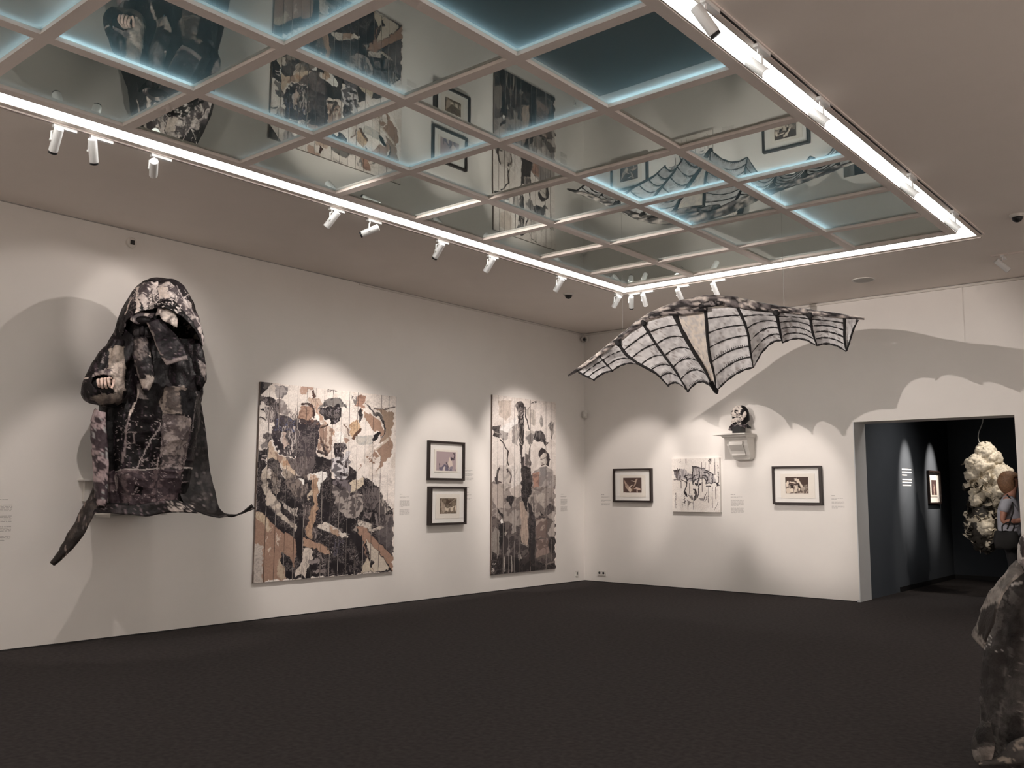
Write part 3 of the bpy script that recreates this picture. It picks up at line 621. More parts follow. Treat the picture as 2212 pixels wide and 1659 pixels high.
    p.poly([(60,60),(150,-90),(230,90),(330,-40),(420,120),(520,180),(640,60),(760,-60),(830,-180),(900,-60),(960,-150),(1080,-70),(1210,-140),(1210,1500),(60,1610)], (168,157,151), .7, (104,95,93), 'mid', .53, w=2.5)
    p.poly([(60,560),(330,640),(560,760),(760,640),(900,560),(1210,620),(1210,1500),(60,1610)], (108,98,95), .75, (60,52,53), 'mid', .5, w=2.5)
    p.poly([(440,-320),(600,-320),(610,-60),(600,200),(540,235),(430,190),(450,0)], (240,232,227), .35, (190,178,170), 'streak', .56)
    p.poly([(620,-320),(700,-330),(800,-140),(805,0),(620,40)], (33,28,31), .4, (84,76,76), 'streak', .6)
    p.poly([(230,-320),(340,-330),(440,-240),(430,20),(330,120),(250,40),(190,-120)], (216,206,199), .5, (158,148,143), 'mid', .55); p.poly([(160,-80),(190,-240),(250,-300),(240,-240),(205,-140),(215,90),(185,60)], (66,58,59)); p.stroke([(215,-30),(262,-24)], 3, (84,70,70)); p.poly([(345,-260),(385,-270),(390,-200),(360,-190)], (66,58,59)); p.stroke([(400,-220),(440,-120),(420,-20)], 3, (110,100,98))
    p.poly([(840,-220),(940,-290),(1060,-290),(1180,-240),(1190,60),(940,60),(830,-80)], (182,173,169), .6, (120,112,112), 'mid', .54); p.poly([(940,-280),(1060,-290),(1070,-160),(1010,-100),(950,-160)], (146,140,139)); p.poly([(820,-180),(930,-220),(930,60),(820,60)], (184,146,130), .7, (120,96,92), 'mid', .5)
    p.poly([(110,-5),(190,-5),(320,0),(310,300),(330,440),(200,420),(110,300)], (190,178,170), .6, (140,130,126), 'big')
    p.poly([(430,100),(600,0),(620,220),(540,240),(430,200)], (214,202,194))
    p.poly([(620,-5),(800,-5),(800,180),(730,240),(720,480),(620,320)], (30,26,29)); p.poly([(370,200),(520,240),(460,330),(440,450),(390,330),(330,280)], (40,35,38), .4, GRY)
    p.poly([(740,300),(860,480),(860,700),(850,1340),(750,1320),(750,700)], (40,35,39), .3, (66,60,62)); p.poly([(580,320),(640,300),(720,500),(740,800),(740,1080),(620,1030),(600,850),(610,600)], (196,176,162), .5, (150,134,126), 'streak', .55)
    p.poly([(190,690),(320,680),(330,900),(320,1120),(240,1130),(235,780)], (24,21,24)); p.poly([(240,640),(270,600),(310,670),(250,680)], WHT)
    p.poly([(190,420),(310,540),(320,620),(260,580),(200,470)], (44,38,40)); p.poly([(100,860),(170,760),(240,800),(235,1100),(200,1400),(100,1220)], (150,142,136), .4, (120,112,108))
    p.poly([(450,480),(520,430),(545,560),(520,740),(540,850),(440,880)], (178,168,162), .6, (130,120,116), 'streak'); p.poly([(330,830),(370,850),(330,940)], (176,168,160))
    p.poly([(320,930),(550,840),(600,1000),(740,1100),(740,1200),(700,1280),(560,1300),(330,1250),(230,1180)], (64,57,58), .7, (120,110,108), 'mid', .56)
    p.poly([(70,1160),(200,1250),(330,1250),(560,1300),(850,1340),(1040,1400),(1210,1340),(1210,1500),(60,1610)], (38,33,35), .5, (84,76,74), 'mid', .57)
    p.poly([(750,200),(830,180),(860,420),(870,620),(810,480)], (190,180,172), .8, (84,76,76), 'streak', .5)
    p.poly([(830,100),(1030,180),(1010,400),(900,330)], (196,186,178), .6, (120,110,108), 'mid'); p.poly([(1020,420),(1120,350),(1190,400),(1200,500),(1160,480),(1090,540),(1020,540)], (74,66,66), .6, (130,122,120), 'streak')
    p.poly([(940,450),(1020,560),(960,560)], (36,30,32)); p.poly([(1140,490),(1200,490),(1200,660),(1140,640)], (196,186,180)); p.poly([(1080,860),(1150,680),(1200,660),(1200,930),(1100,930)], (186,176,170), .4, (150,140,136))
    p.poly([(870,620),(1060,600),(1060,950),(880,950)], (130,112,106), .8, (190,174,164), 'mid', .55); p.poly([(870,980),(1080,960),(1100,1200),(1030,1240),(880,1290)], (160,140,132), .8, (104,86,82), 'mid', .5)
    p.poly([(1090,960),(1210,930),(1210,1220),(1120,1220),(1080,1080)], (46,40,42)); p.poly([(360,1130),(410,1130),(420,1240),(390,1260)], (150,142,138)); p.poly([(550,1250),(600,1240),(640,1320),(570,1340)], (166,158,152))
    p.flecks([(80,1380),(160,1380),(150,1580),(80,1590)], (190,182,176), .6); p.stroke([(600,1030),(740,1100)], 1.5, (180,170,162)); p.stroke([(325,1260),(325,1530)], 2.0, (196,188,180)); p.stroke([(450,1260),(450,1540)], 2.2, (176,168,160)); p.stroke([(1040,1420),(1190,1360)], 3, (140,130,124))
    p.finish(.28, .35); return p.C
plank_painting('x', -2.49, -.864, .258, 3.011, 12, paint2, 'tall narrow plank painting of a robed standing figure near the room corner', 'plank_painting', seamseed=8)

def paint3(X, Y):
    p = Paint(X, Y, (243,236,230), 23, warp=1.2, sc=5)
    p.put(np.ones(len(X), bool), (243,236,230), .5, (226,217,209), 'big', .58)
    p.T = lambda q: (1445+q[0]/12.288, 980+q[1]/12.288)
    g = (176,168,170)
    p.poly([(150,430),(430,400),(480,480),(620,560),(640,340),(800,360),(960,400),(1180,560),(1260,740),(1130,800),(980,780),(960,700),(830,640),(800,800),(640,720),(480,760),(430,660),(320,690),(150,600)], (206,199,198), .8, (150,144,146), 'streak', .5)
    p.poly([(110,430),(300,400),(320,480),(130,480)], (52,46,48), .5, CREAM); p.poly([(130,480),(300,480),(310,680),(160,640)], (176,170,172), .9, (90,82,84), 'streak', .5)
    p.poly([(635,340),(740,325),(740,355),(640,360)], BLK)
    for a in ([(480,720),(540,670),(630,665)], [(640,640),(700,570),(780,560)], [(660,760),(690,680),(770,660)], [(830,640),(930,650),(1000,720)], [(900,580),(990,600),(1030,700)], [(920,490),(1010,500),(1070,580)], [(960,430),(1060,480),(1190,560)], [(740,350),(800,380),(960,390)], [(980,800),(1050,780),(1120,800)], [(1150,770),(1230,760),(1270,790)], [(990,860),(1060,850),(1110,870)], [(140,690),(280,690),(320,740)], [(330,700),(430,730),(470,780)], [(410,600),(470,640),(480,720)], [(430,590),(520,570),(600,580)]):
        p.stroke(a, 2.0, (44,38,42))
    for a in ([(800,460),(820,600),(770,720),(760,820)], [(770,830),(800,920),(780,1030),(760,1160)], [(630,340),(635,700),(640,820)], [(480,740),(470,860),(400,1000)], [(1010,620),(1020,720),(990,760)], [(1150,560),(1150,760)]): p.stroke(a, 2.2, (46,40,44))
    p.poly([(690,760),(760,820),(740,880),(690,830)], (36,30,34)); p.poly([(790,800),(870,780),(850,830),(800,850)], (40,34,38)); p.poly([(400,1000),(440,980),(500,1090),(480,1160),(420,1090)], (34,28,32))
    p.poly([(640,920),(700,940),(740,1040),(750,1180),(690,1250),(650,1230),(690,1080)], (46,38,42), .4, GRY); p.poly([(500,780),(620,780),(640,930),(640,1100),(560,1040),(500,940)], (240,232,224), .3, (200,190,184))
    p.poly([(510,1060),(620,1130),(650,1240),(560,1200)], (128,120,118), .5, CREAM); p.stroke([(500,1060),(520,1180),(620,1260),(750,1290)], 1.8, (240,230,220)); p.poly([(500,1240),(620,1290),(540,1370),(510,1400)], (140,132,128))
    p.stroke([(820,1190),(860,1230),(920,1220),(960,1160)], 1.6, (90,82,82)); p.stroke([(1000,1020),(960,1110),(940,1180)], 1.3, (110,100,98)); p.stroke([(1010,1130),(990,1210),(940,1280)], 1.2, (90,82,80)); p.poly([(820,1190),(930,1190),(920,1260),(840,1250)], (150,142,140))
    p.poly([(1030,200),(1070,120),(1130,130),(1120,190),(1100,290),(1070,260)], (90,84,84), .7, CREAM, 'fine', .5); p.poly([(1280,760),(1330,740),(1340,850),(1280,860)], (52,46,50), .5, CREAM)
    for x, y0, y1 in ((450,140,300),(860,230,420),(960,220,400),(1060,270,490),(1215,140,560),(1300,300,640),(420,1170,1340),(500,1230,1490),(545,780,1060),(320,720,920),(180,1050,1450),(1040,880,1300),(1320,500,760),(740,340,620),(1150,900,1440),(225,380,700),(640,1250,1480),(880,560,1000),(1240,880,1200)):
        p.stroke([(x, y0), (x+6, y1)], 1.2, (104,94,90), w=.25)
    p.flecks([(340,1080),(480,1100),(480,1400),(340,1390)], (70,60,60), .66); p.flecks([(230,140),(320,140),(300,250),(230,250)], (90,80,78), .6); p.stroke([(1310,1290),(1210,1500)], 1, (120,110,100))
    return p.C
def panel_painting(u0, u1, z0, z1, paint, label, d=.05, res=.0062):
    t = thing('panel_painting', label, 'painting', ((u0+u1)/2, 0, z0))
    nu, nv = int((u1-u0)/res), int((z1-z0)/res)
    U, Z = np.meshgrid(np.linspace(u0, u1, nu), np.linspace(z0, z1, nv), indexing='ij')
    P = np.stack([U, np.full(U.shape, -d), Z], -1); px, py = topx(P.reshape(-1, 3))
    b = MB(); b.grid(P); b.build('painted_face', M['paintcol'], t, col=paint(px, py))
    boxo('panel_edge', (u0+.0005, -d+.0006, z0+.0005), (u1-.0005, -.001, z1-.0005), M['mount'], t)
panel_painting(1.768, 2.616, 1.209, 2.058, paint3, 'square white panel painting with black drips below the sculpted head')

# ------------------------------------------------------------------ framed prints (plain stand-in images of the same tones)
def framed(wall, u0, u1, z0, z1, fw, sheet, img, paint, label, d=.035, group='framed prints'):
    loc = (0, (u0+u1)/2, z0) if wall == 'x' else (((u0+u1)/2, 0, z0) if wall == 'y' else (DX0, (u0+u1)/2, z0))
    x0 = 0 if wall == 'x' else DX0
    def bx(name, a, c, dz, m, t):   # a=(u,z) lo, c=(u,z) hi, dz=(near wall, off wall)
        if wall in 'xz': return boxo(name, (x0+dz[0], a[0], a[1]), (x0+dz[1], c[0], c[1]), m, t)
        return boxo(name, (a[0], -dz[1], a[1]), (c[0], -dz[0], c[1]), m, t)
    t = thing('framed_print', label, 'framed print', loc, group)
    bx('frame_rail', (u0, z0), (u1, z0+fw), (.001, d), M['frame'], t); bx('frame_rail', (u0, z1-fw), (u1, z1), (.001, d), M['frame'], t)
    bx('frame_stile', (u0, z0+fw), (u0+fw, z1-fw), (.001, d), M['frame'], t); bx('frame_stile', (u1-fw, z0+fw), (u1, z1-fw), (.001, d), M['frame'], t)
    mz = max(.008, d-.034)
    bx('mount_board', (u0+fw, z0+fw), (u1-fw, z1-fw), (.002, mz), M['mount'], t)
    cu, cz = (u0+u1)/2, (z0+z1)/2; W, Hh = u1-u0, z1-z0
    s = [u0+W*sheet[0], u0+W*sheet[1], z0+Hh*sheet[2], z0+Hh*sheet[3]]
    bx('print_sheet', (s[0], s[2]), (s[1], s[3]), (mz+.0005, mz+.0055), M['paper'], t)
    a = [u0+W*img[0], u0+W*img[1], z0+Hh*img[2], z0+Hh*img[3]]
    nu, nv = int((a[1]-a[0])/.0062)+2, int((a[3]-a[2])/.0062)+2
    U, Z = np.meshgrid(np.linspace(a[0], a[1], nu), np.linspace(a[2], a[3], nv), indexing='ij')
    dd = np.full(U.shape, mz+.0062)
    P = np.stack([x0+dd, U, Z], -1) if wall in 'xz' else np.stack([U, -dd, Z], -1)
    u = (U-a[0])/(a[1]-a[0]); v = (a[3]-Z)/(a[3]-a[2])
    b = MB(); b.grid(P); b.build('printed_image', M['printcol'], t, col=paint((u*100).ravel(), (v*100*(a[3]-a[2])/(a[1]-a[0])).ravel()))
    bx('glazing', (u0+fw, z0+fw), (u1-fw, z1-fw), (d-.010, d-.007), M['pglass'], t)
def print_a(X, Y):   # dark ground, pale crossing blades
    p = Paint(X, Y, (98,78,72), 31, warp=2, sc=14); p.put(np.ones(len(X), bool), (98,78,72), .5, (84,70,66), 'big', .5)
    L = (226,206,190)
    p.poly([(4,8),(20,28),(36,48),(42,64),(30,62),(14,40)], (196,170,152), .4, (140,116,104)); p.poly([(30,44),(40,40),(44,60),(36,70),(28,58)], L); p.stroke([(36,42),(50,34)], 4, L); p.poly([(44,52),(56,40),(60,46),(46,68)], (140,116,96))
    p.poly([(56,44),(72,4),(80,6),(66,36)], (190,166,148)); p.stroke([(42,14),(72,20)], 3, L); p.poly([(56,52),(74,42),(90,48),(98,60),(84,54),(70,54)], (214,190,174)); p.stroke([(75,54),(76,70)], 4, L); p.poly([(30,82),(42,72),(58,72),(70,84),(54,80),(52,88),(48,80)], L); p.stroke([(4,68),(20,70)], 2.5, L)
    return p.C
def print_b(X, Y):   # dark sky, pale tumbled forms below
    p = Paint(X, Y, (86,72,66), 37, warp=3, sc=14); p.poly([(0,28),(100,36),(100,80),(0,80)], (176,162,150), .9, (96,82,76), 'mid', .52); L = (232,218,202)
    p.poly([(38,8),(50,4),(54,14),(44,18)], L); p.poly([(50,12),(62,10),(72,30),(78,44),(70,48),(62,28),(52,26)], L, .3, (180,166,152)); p.stroke([(20,22),(44,24)], 4, L); p.poly([(8,20),(16,18),(14,34),(4,44),(2,30)], L); p.poly([(2,46),(18,50),(26,68),(2,68)], (222,208,192)); p.poly([(18,50),(36,52),(34,66),(24,66)], L); p.poly([(40,36),(52,40),(52,62),(40,62)], L, .3, (170,156,142)); p.poly([(56,50),(64,48),(64,60),(56,62)], L); p.poly([(80,30),(96,32),(100,52),(84,54)], (170,158,146), .7, (110,98,90)); p.poly([(24,32),(36,34),(34,50),(24,46)], (52,44,40)); p.poly([(52,30),(62,32),(66,46),(56,46)], (60,52,48))
    return p.C
def print_c(X, Y):   # mauve ground, darker group along the foot
    p = Paint(X, Y, (180,162,164), 41, warp=2, sc=14); Dk = (112,104,122)
    p.poly([(0,84),(24,84),(100,90),(100,100),(0,96)], (150,138,146)); p.poly([(18,90),(16,56),(30,52),(44,42),(60,56),(62,90)], Dk, .5, (140,130,142)); p.poly([(58,42),(66,20),(72,26),(80,34),(82,50),(66,56)], (226,210,200)); p.poly([(78,34),(74,20),(82,22),(88,32),(96,12),(90,4),(84,4),(92,14),(86,24)], (70,62,70)); p.poly([(66,56),(82,50),(88,92),(76,92),(74,64),(66,92),(60,92)], Dk, .7, (205,192,192), 'streak', .5); p.poly([(34,56),(44,50),(46,66),(40,74),(44,90),(38,88),(32,72)], (218,206,202)); p.poly([(94,70),(100,60),(100,92),(92,90)], (100,92,104)); p.stroke([(16,44),(18,56)], 4, (80,72,82)); p.stroke([(2,78),(18,82)], 2, Dk); p.stroke([(50,38),(60,54)], 4, (74,66,76))
    return p.C
def print_d(X, Y):   # brown ground, pale rays and clusters
    p = Paint(X, Y, (108,94,82), 43, warp=3, sc=14); p.put(np.ones(len(X), bool), (108,94,82), .7, (142,128,112), 'mid', .52); L = (222,208,190)
    p.poly([(8,4),(30,30),(40,44),(24,60),(8,44)], (178,162,146), .5, (140,124,110)); p.poly([(34,34),(54,42),(48,58),(36,50)], L); p.poly([(56,40),(70,34),(82,30),(78,52),(64,52)], L, .6, (80,66,56)); p.poly([(88,30),(96,34),(94,56),(88,50)], L); p.poly([(74,76),(90,74),(92,94),(80,90)], L, .4, (130,116,102)); p.poly([(40,0),(70,14),(60,30),(36,20)], (84,70,60)); p.stroke([(54,24),(98,2)], 3, (160,146,130)); p.poly([(40,64),(66,58),(64,70),(44,72)], (170,154,138)); p.flecks([(4,50),(40,60),(40,96),(4,96)], (180,166,150), .58)
    return p.C
def print_e(X, Y):
    p = Paint(X, Y, (84,66,66), 47, warp=3, sc=14); p.poly([(36,50),(50,20),(60,40),(66,110),(40,120)], (190,168,158), .6, (120,100,96)); return p.C
framed('x', -3.868, -3.110, 1.675, 2.240, .032, (.185,.82,.20,.79), (.235,.775,.245,.735), print_c, 'upper print of the stacked framed pair, mauve image', d=.045)
framed('x', -3.852, -3.100, 1.036, 1.585, .032, (.17,.83,.165,.80), (.28,.745,.29,.695), print_d, 'lower print of the stacked framed pair, brown square image', d=.08)
framed('y', .634, 1.383, 1.350, 1.910, .030, (.165,.835,.155,.80), (.255,.735,.285,.725), print_a, 'framed print with dark image and pale blades nearest the corner', d=.065)
framed('y', 3.487, 4.230, 1.345, 1.907, .030, (.165,.865,.16,.80), (.265,.735,.285,.715), print_b, 'framed print with pale tumbled shapes beside the doorway', d=.075)
_a, _b = onx(2001, 1016, DX0), onx(2030, 1089, DX0)
framed('z', float(_a[1]), float(_b[1]), 1.335, 1.905, .028, (.2,.8,.22,.80), (.29,.72,.27,.72), print_e, 'upright framed print on the dark wall beyond the doorway', d=.04)

# ------------------------------------------------------------------ cloth building
def crumple(P, amp, freq, seed, ridged=True):
    """push a cloth grid along its normals with folded noise"""
    du = np.gradient(P, axis=0); dv = np.gradient(P, axis=1); n = np.cross(du, dv); n /= np.linalg.norm(n, axis=2)[..., None]+1e-9
    f = ridge if ridged else fbm
    h = f(P[..., 0]*freq, P[..., 1]*freq, P[..., 2]*freq*.7, seed, 4)-.5
    return P + n*(h*amp)[..., None]
def loft(pl, rows, depth, nu, nv, dy=0.0, folds=(), seed=1, amp=.02, freq=5, p=2.3, arc=(0, 2*math.pi)):
    """rows: (py, left px, right px[, depth factor]); a rounded upright body of cloth between the two outlines"""
    R = np.array([(r[0], r[1], r[2], (r[3] if len(r) > 3 else depth)) for r in rows], float)
    t = np.linspace(R[0, 0], R[-1, 0], nv); xl, xr, df = [np.interp(t, R[:, 0], R[:, k]) for k in (1, 2, 3)]
    for _ in range(3):
        for a in (xl, xr): a[1:-1] = .25*a[:-2]+.5*a[1:-1]+.25*a[2:]
    th = np.linspace(arc[0], arc[1], nu, endpoint=(arc[1]-arc[0] < 6.28))
    P = np.zeros((nv, nu, 3)); TH = np.zeros((nv, nu)); PY = np.zeros((nv, nu)); PX = np.zeros((nv, nu))
    for i in range(nv):
        L, Rr = pl.at(xl[i], t[i], dy), pl.at(xr[i], t[i], dy); c = (L+Rr)/2; hw = np.linalg.norm(Rr-L)/2; ax = (Rr-L)/(2*hw+1e-9)
        cs, sn = np.cos(th), np.sin(th)
        q = (np.abs(cs)**p+np.abs(sn)**p)**(-1/p)
        k = np.ones(nu)
        for (m, a, ph, sl) in folds: k = k + a*np.sin(m*th+ph+sl*(t[i]-t[0])/100.0)*np.clip(-sn*2+.6, .15, 1)
        P[i] = c + ax*(hw*q*cs)[:, None]*np.where(np.abs(cs) > .9, 1, 1)[..., None] + pl.ey*((hw*df[i])*q*sn*k)[:, None]
        TH[i] = th; PY[i] = t[i]; PX[i] = (xl[i]+xr[i])/2+(xr[i]-xl[i])/2*q*cs
    P = crumple(P, amp, freq, seed)
    return P, TH, PX, PY
def patch(pl, A, B, dyA, dyB, nu=28, nv=8, amp=.015, freq=7, seed=3, bulge=0.0):
    A = smoothcurve(np.c_[np.array(A, float), np.broadcast_to(dyA, (len(A),))], nu); B = smoothcurve(np.c_[np.array(B, float), np.broadcast_to(dyB, (len(B),))], nu)
    P = np.zeros((nu, nv, 3)); PX = np.zeros((nu, nv)); PY = np.zeros((nu, nv))
    for j in range(nv):
        s = j/(nv-1); Q = A*(1-s)+B*s
        for i in range(nu):
            P[i, j] = pl.at(Q[i, 0], Q[i, 1], Q[i, 2]-bulge*math.sin(math.pi*s)); PX[i, j], PY[i, j] = Q[i, 0], Q[i, 1]
    return crumple(P, amp, freq, seed), PX, PY
BASEC = (16, 13, 15)
def clothpaint(PX, PY, seed, light=.5, base=BASEC, extra=None):
    p = Paint(PX.ravel(), PY.ravel(), base, seed, warp=2.5, fs=1.5)
    al = np.ones(PX.size, bool); p.put(al, base, .6, tuple(c*2.0 for c in base), 'mid', .58)
    p.put(p.streak > .76-.10*light, tuple(min(170, c*3.4) for c in base)); p.put(p.fine > .82-.08*light, (112, 102, 103))
    if extra: extra(p)
    return p.C

# ------------------------------------------------------------------ the hooded figure on its wall console
FG = Plane(.70, -8.42)
fig = thing('hooded_figure', 'large hooded cloak sculpture of black and white painted canvas on the left wall', 'sculpture', tuple(FG.at(310, 1108, 0)))
LP = (214, 200, 192)
def body_x(p):
    p.poly([(300,842),(312,838),(320,850),(316,872),(302,868)], (111,104,102)); p.stroke([(303,848),(299,866),(287,890),(284,905)], 5, LP); p.stroke([(284,905),(279,940),(276,985),(271,1000)], 5, (140,126,126), a=.8)
    p.stroke([(348,900),(318,960),(300,1005),(290,1030),(282,1060)], 2.2, (167,156,154)); p.stroke([(342,965),(333,1005),(326,1050),(320,1072)], 3, (163,149,146)); p.stroke([(245,1020),(300,1014),(350,1012),(402,1010)], 3.2, (176,166,162))
    p.poly([(345,840),(392,842),(388,900),(350,900),(336,875)], (140,128,120), .8, (68,61,61), 'mid', .52); p.poly([(350,900),(405,905),(395,985),(352,985)], (89,79,79), .9, (149,137,133), 'mid', .52)
    p.poly([(355,985),(398,985),(392,1012),(352,1014)], (72,65,66), .8, (140,126,124), 'fine', .5)
    p.poly([(234,1020),(300,1016),(392,1014),(386,1080),(236,1092)], (68,57,62), .7, (126,109,111), 'mid', .56); p.poly([(244,1024),(262,1024),(258,1056),(250,1056)], (172,159,156), .6, (102,89,91)); p.poly([(290,1048),(310,1052),(305,1068),(292,1066)], (18,15,18))
    p.poly([(382,848),(414,852),(408,905),(382,898)], (21,19,22)); p.poly([(232,850),(262,850),(252,960),(240,1010),(232,1000)], (17,15,17)); p.poly([(314,760),(352,790),(345,860),(320,900),(312,860)], (20,18,20))
    p.stroke([(415,850),(409,900),(406,930)], 1.6, (111,104,104)); p.stroke([(278,940),(296,936),(292,960),(276,962)], 2, (140,128,126)); p.flecks([(262,900),(402,900),(390,1090),(240,1090)], (158,146,145), .72)
P, TH, PX, PY = loft(FG, [(738,268,420),(765,258,428),(800,244,430),(840,232,428),(880,226,424),(930,224,418),(970,226,412),(1010,230,404),(1050,232,396),(1085,235,390),(1092,236,389)], .62, 300, 270, 0, [(7, .18, .6, .5), (11, .10, 2.2, -.9), (4, .12, 1.0, .3)], 5, .11, 3.0)
b = MB(); b.grid(P, cv=True); b.build('robe', M['clothcol'], fig, smooth=True, col=clothpaint(PX, PY, 51, .4, extra=body_x))
# hood: closed cap, then sides and back around a deep opening
def hood_x(p):
    p.poly([(300,628),(322,622),(372,624),(398,640),(420,680),(432,735),(420,726),(398,690),(376,664),(340,660),(330,684),(310,684)], (84,76,79), .9, (206,194,190), 'mid', .54)
    p.stroke([(301,632),(300,650),(302,668),(299,690)], 6, (220,206,198)); p.poly([(326,622),(338,618),(344,632),(334,640)], (220,208,204)); p.poly([(345,640),(358,634),(364,660),(344,660)], LP); p.poly([(284,655),(300,640),(298,668),(288,680)], (46,40,44), .8, (176,162,158), 'mid', .55); p.stroke([(288,660),(276,690)], 3, LP)
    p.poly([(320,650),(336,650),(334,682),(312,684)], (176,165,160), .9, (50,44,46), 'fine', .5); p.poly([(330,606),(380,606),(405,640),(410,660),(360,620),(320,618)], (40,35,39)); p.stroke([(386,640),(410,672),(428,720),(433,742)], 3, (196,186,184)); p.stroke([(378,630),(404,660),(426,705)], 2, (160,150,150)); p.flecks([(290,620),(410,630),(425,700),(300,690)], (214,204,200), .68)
hr = [(606.5,338,352,.8),(609,326,368,.85),(614,314,381,.9),(624,301,394,.95),(638,289,404,1),(655,279,412,1),(675,268,419,1),(695,260,425,1),(715,255,432,1),(735,254,434,1),(752,256,430,.95),(770,256,428,.9)]
P, TH, PX, PY = loft(FG, hr, .95, 260, 150, 0, [(5, .07, .5, .3), (9, .05, 1.2, .4)], 15, .055, 4.2)
front = np.sin(TH) < -.15
lip = np.interp(PX, [250,262,275,292,300,318,340,358,372,388,410,425,433], [770,740,706,698,690,683,680,684,692,700,722,742,752])
mask = ~(front & (PY > lip)); mask = mask & np.roll(mask, -1, 1); mask[:-1] &= mask[1:]
b = MB(); b.grid(P, cv=True, mask=mask)
top = P[0]; b.add(np.r_[top, top.mean(0)[None]], [(i, (i+1) % len(top), len(top)) for i in range(len(top))])
C = clothpaint(PX, PY, 61, .7, extra=hood_x); C = np.r_[C, C[:261]]
b.build('hood', M['clothcol'], fig, smooth=True, col=C, solid=.012)
# face in the depth of the hood: brow, cheeks, nose and moustache
def ellip(c, r, n=24, m=16):
    u = np.linspace(0, 2*math.pi, n, endpoint=False); v = np.linspace(.02, math.pi-.02, m); U, V = np.meshgrid(u, v)
    return np.asarray(c) + FG.ex*(r[0]*np.cos(U)*np.sin(V))[..., None] + FG.ey*(r[1]*np.sin(U)*np.sin(V))[..., None] + np.array([0, 0, 1.])*(r[2]*np.cos(V))[..., None]
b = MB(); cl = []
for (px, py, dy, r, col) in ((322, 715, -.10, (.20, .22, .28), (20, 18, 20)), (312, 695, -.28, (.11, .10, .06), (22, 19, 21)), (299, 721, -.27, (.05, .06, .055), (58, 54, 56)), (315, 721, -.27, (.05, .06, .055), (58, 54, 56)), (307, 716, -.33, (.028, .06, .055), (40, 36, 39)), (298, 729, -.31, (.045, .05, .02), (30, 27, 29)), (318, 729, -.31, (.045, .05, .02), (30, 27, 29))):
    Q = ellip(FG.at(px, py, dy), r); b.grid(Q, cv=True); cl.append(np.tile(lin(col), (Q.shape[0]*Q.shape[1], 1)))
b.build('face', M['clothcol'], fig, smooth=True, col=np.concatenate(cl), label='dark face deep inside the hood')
# brim flaps, lapel, beard
def flat(c, seed, tcol=(70, 62, 62), thr=.60, src='mid'):
    def f(PX, PY):
        p = Paint(PX.ravel(), PY.ravel(), c, seed, warp=2, fs=1.4); p.put(np.ones(PX.size, bool), c, .9, tcol, src, thr); return p.C
    return f
def sheet(name, A, B, dA, dB, colf, nu=30, nv=10, amp=.02, freq=8, seed=1, bulge=0, solid=.010, label=None, parent=None, pl=None, m='clothcol'):
    P, PX, PY = patch(pl or FG, A, B, dA, dB, nu, nv, amp, freq, seed, bulge)
    b = MB(); b.grid(P); return b.build(name, M[m], parent or fig, smooth=True, col=colf(PX, PY), solid=solid, label=label)
sheet('brim_flap', [(340,666),(352,661),(366,663),(376,668),(384,686)], [(336,682),(346,678),(352,692),(366,698),(383,707)], -.34, -.40, flat((204,192,184), 71, (96,86,84), .56), seed=4, label='pale paint-spattered flap over the brow')
sheet('brim_flap', [(290,668),(300,672),(314,676),(334,676)], [(281,690),(292,698),(298,700),(330,684)], -.33, -.36, flat((74,66,68), 72, (190,178,172), .55), seed=5)
sheet('lapel', [(320,698),(330,724),(338,748),(349,772),(361,790)], [(345,690),(372,716),(388,742),(398,766),(403,778)], [-.36,-.40,-.44,-.48,-.50], [-.34,-.36,-.40,-.44,-.46], lambda PX, PY: clothpaint(PX, PY, 73, .3, (26,22,25), lambda p: (p.stroke([(322,700),(333,730),(345,762),(361,789)], 4, (128,116,112)), p.stroke([(362,786),(402,776)], 9, (150,138,136), a=.7))), 34, 14, .05, 6, 6, .03)
def beard_x(p):
    p.poly([(292,734),(316,732),(318,770),(296,785)], (104,95,92), .9, (44,38,40), 'fine', .52); p.poly([(306,820),(318,812),(330,814),(329,826),(318,842),(310,836)], (178,166,158)); p.stroke([(297,792),(304,815)], 3, (110,102,100)); p.stroke([(320,770),(326,762)], 3, LP)
sheet('beard', [(294,728),(291,748),(289,768),(294,790),(302,812),(309,830),(314,842)], [(315,728),(320,748),(323,768),(327,790),(331,812),(329,826),(317,843)], [-.34,-.40,-.46,-.48,-.49,-.49,-.49], [-.34,-.40,-.46,-.48,-.49,-.49,-.49], lambda PX, PY: clothpaint(PX, PY, 75, .2, (23,20,22), beard_x), 40, 14, .035, 8, 7, .07)
sheet('shoulder_drape', [(257,700),(243,728),(226,756),(206,788)], [(300,735),(292,760),(276,785),(250,800)], [-.10,-.12,-.16,-.22], [-.26,-.28,-.30,-.32], lambda PX, PY: clothpaint(PX, PY, 79, .1), 24, 14, .03, 7, 11, .04)
# sleeves
def sl_x(p):
    p.poly([(236,758),(262,748),(266,800),(266,846),(250,862),(243,842),(238,800)], (150,138,128), .5, (90,80,76), 'mid', .55); p.poly([(242,800),(264,776),(266,846),(246,858)], (206,192,182), .5, (120,106,102), 'fine', .6); p.stroke([(186,821),(196,820)], 3, LP); p.stroke([(224,775),(222,790)], 2, (130,122,120)); p.poly([(206,812),(232,796),(244,806),(236,818),(210,820)], (92,82,84), .7, (176,164,160), 'fine', .5); p.poly([(196,858),(250,850),(262,842),(256,868),(214,874)], (132,122,114), .6, (70,62,62), 'mid', .5)
P, TH, PX, PY = loft(FG, [(736,246,262),(748,236,264),(765,219,266),(790,203,267),(815,190,267),(835,183,267),(850,180,266),(860,186,262),(868,200,256),(874,216,240)], .8, 90, 80, -.26, [(5, .08, .4, .6), (9, .05, 0, .8)], 25, .05, 5)
hole = (((PX-223)/20)**2+((PY-829)/15)**2 < 1) & (np.sin(TH) < -.1)
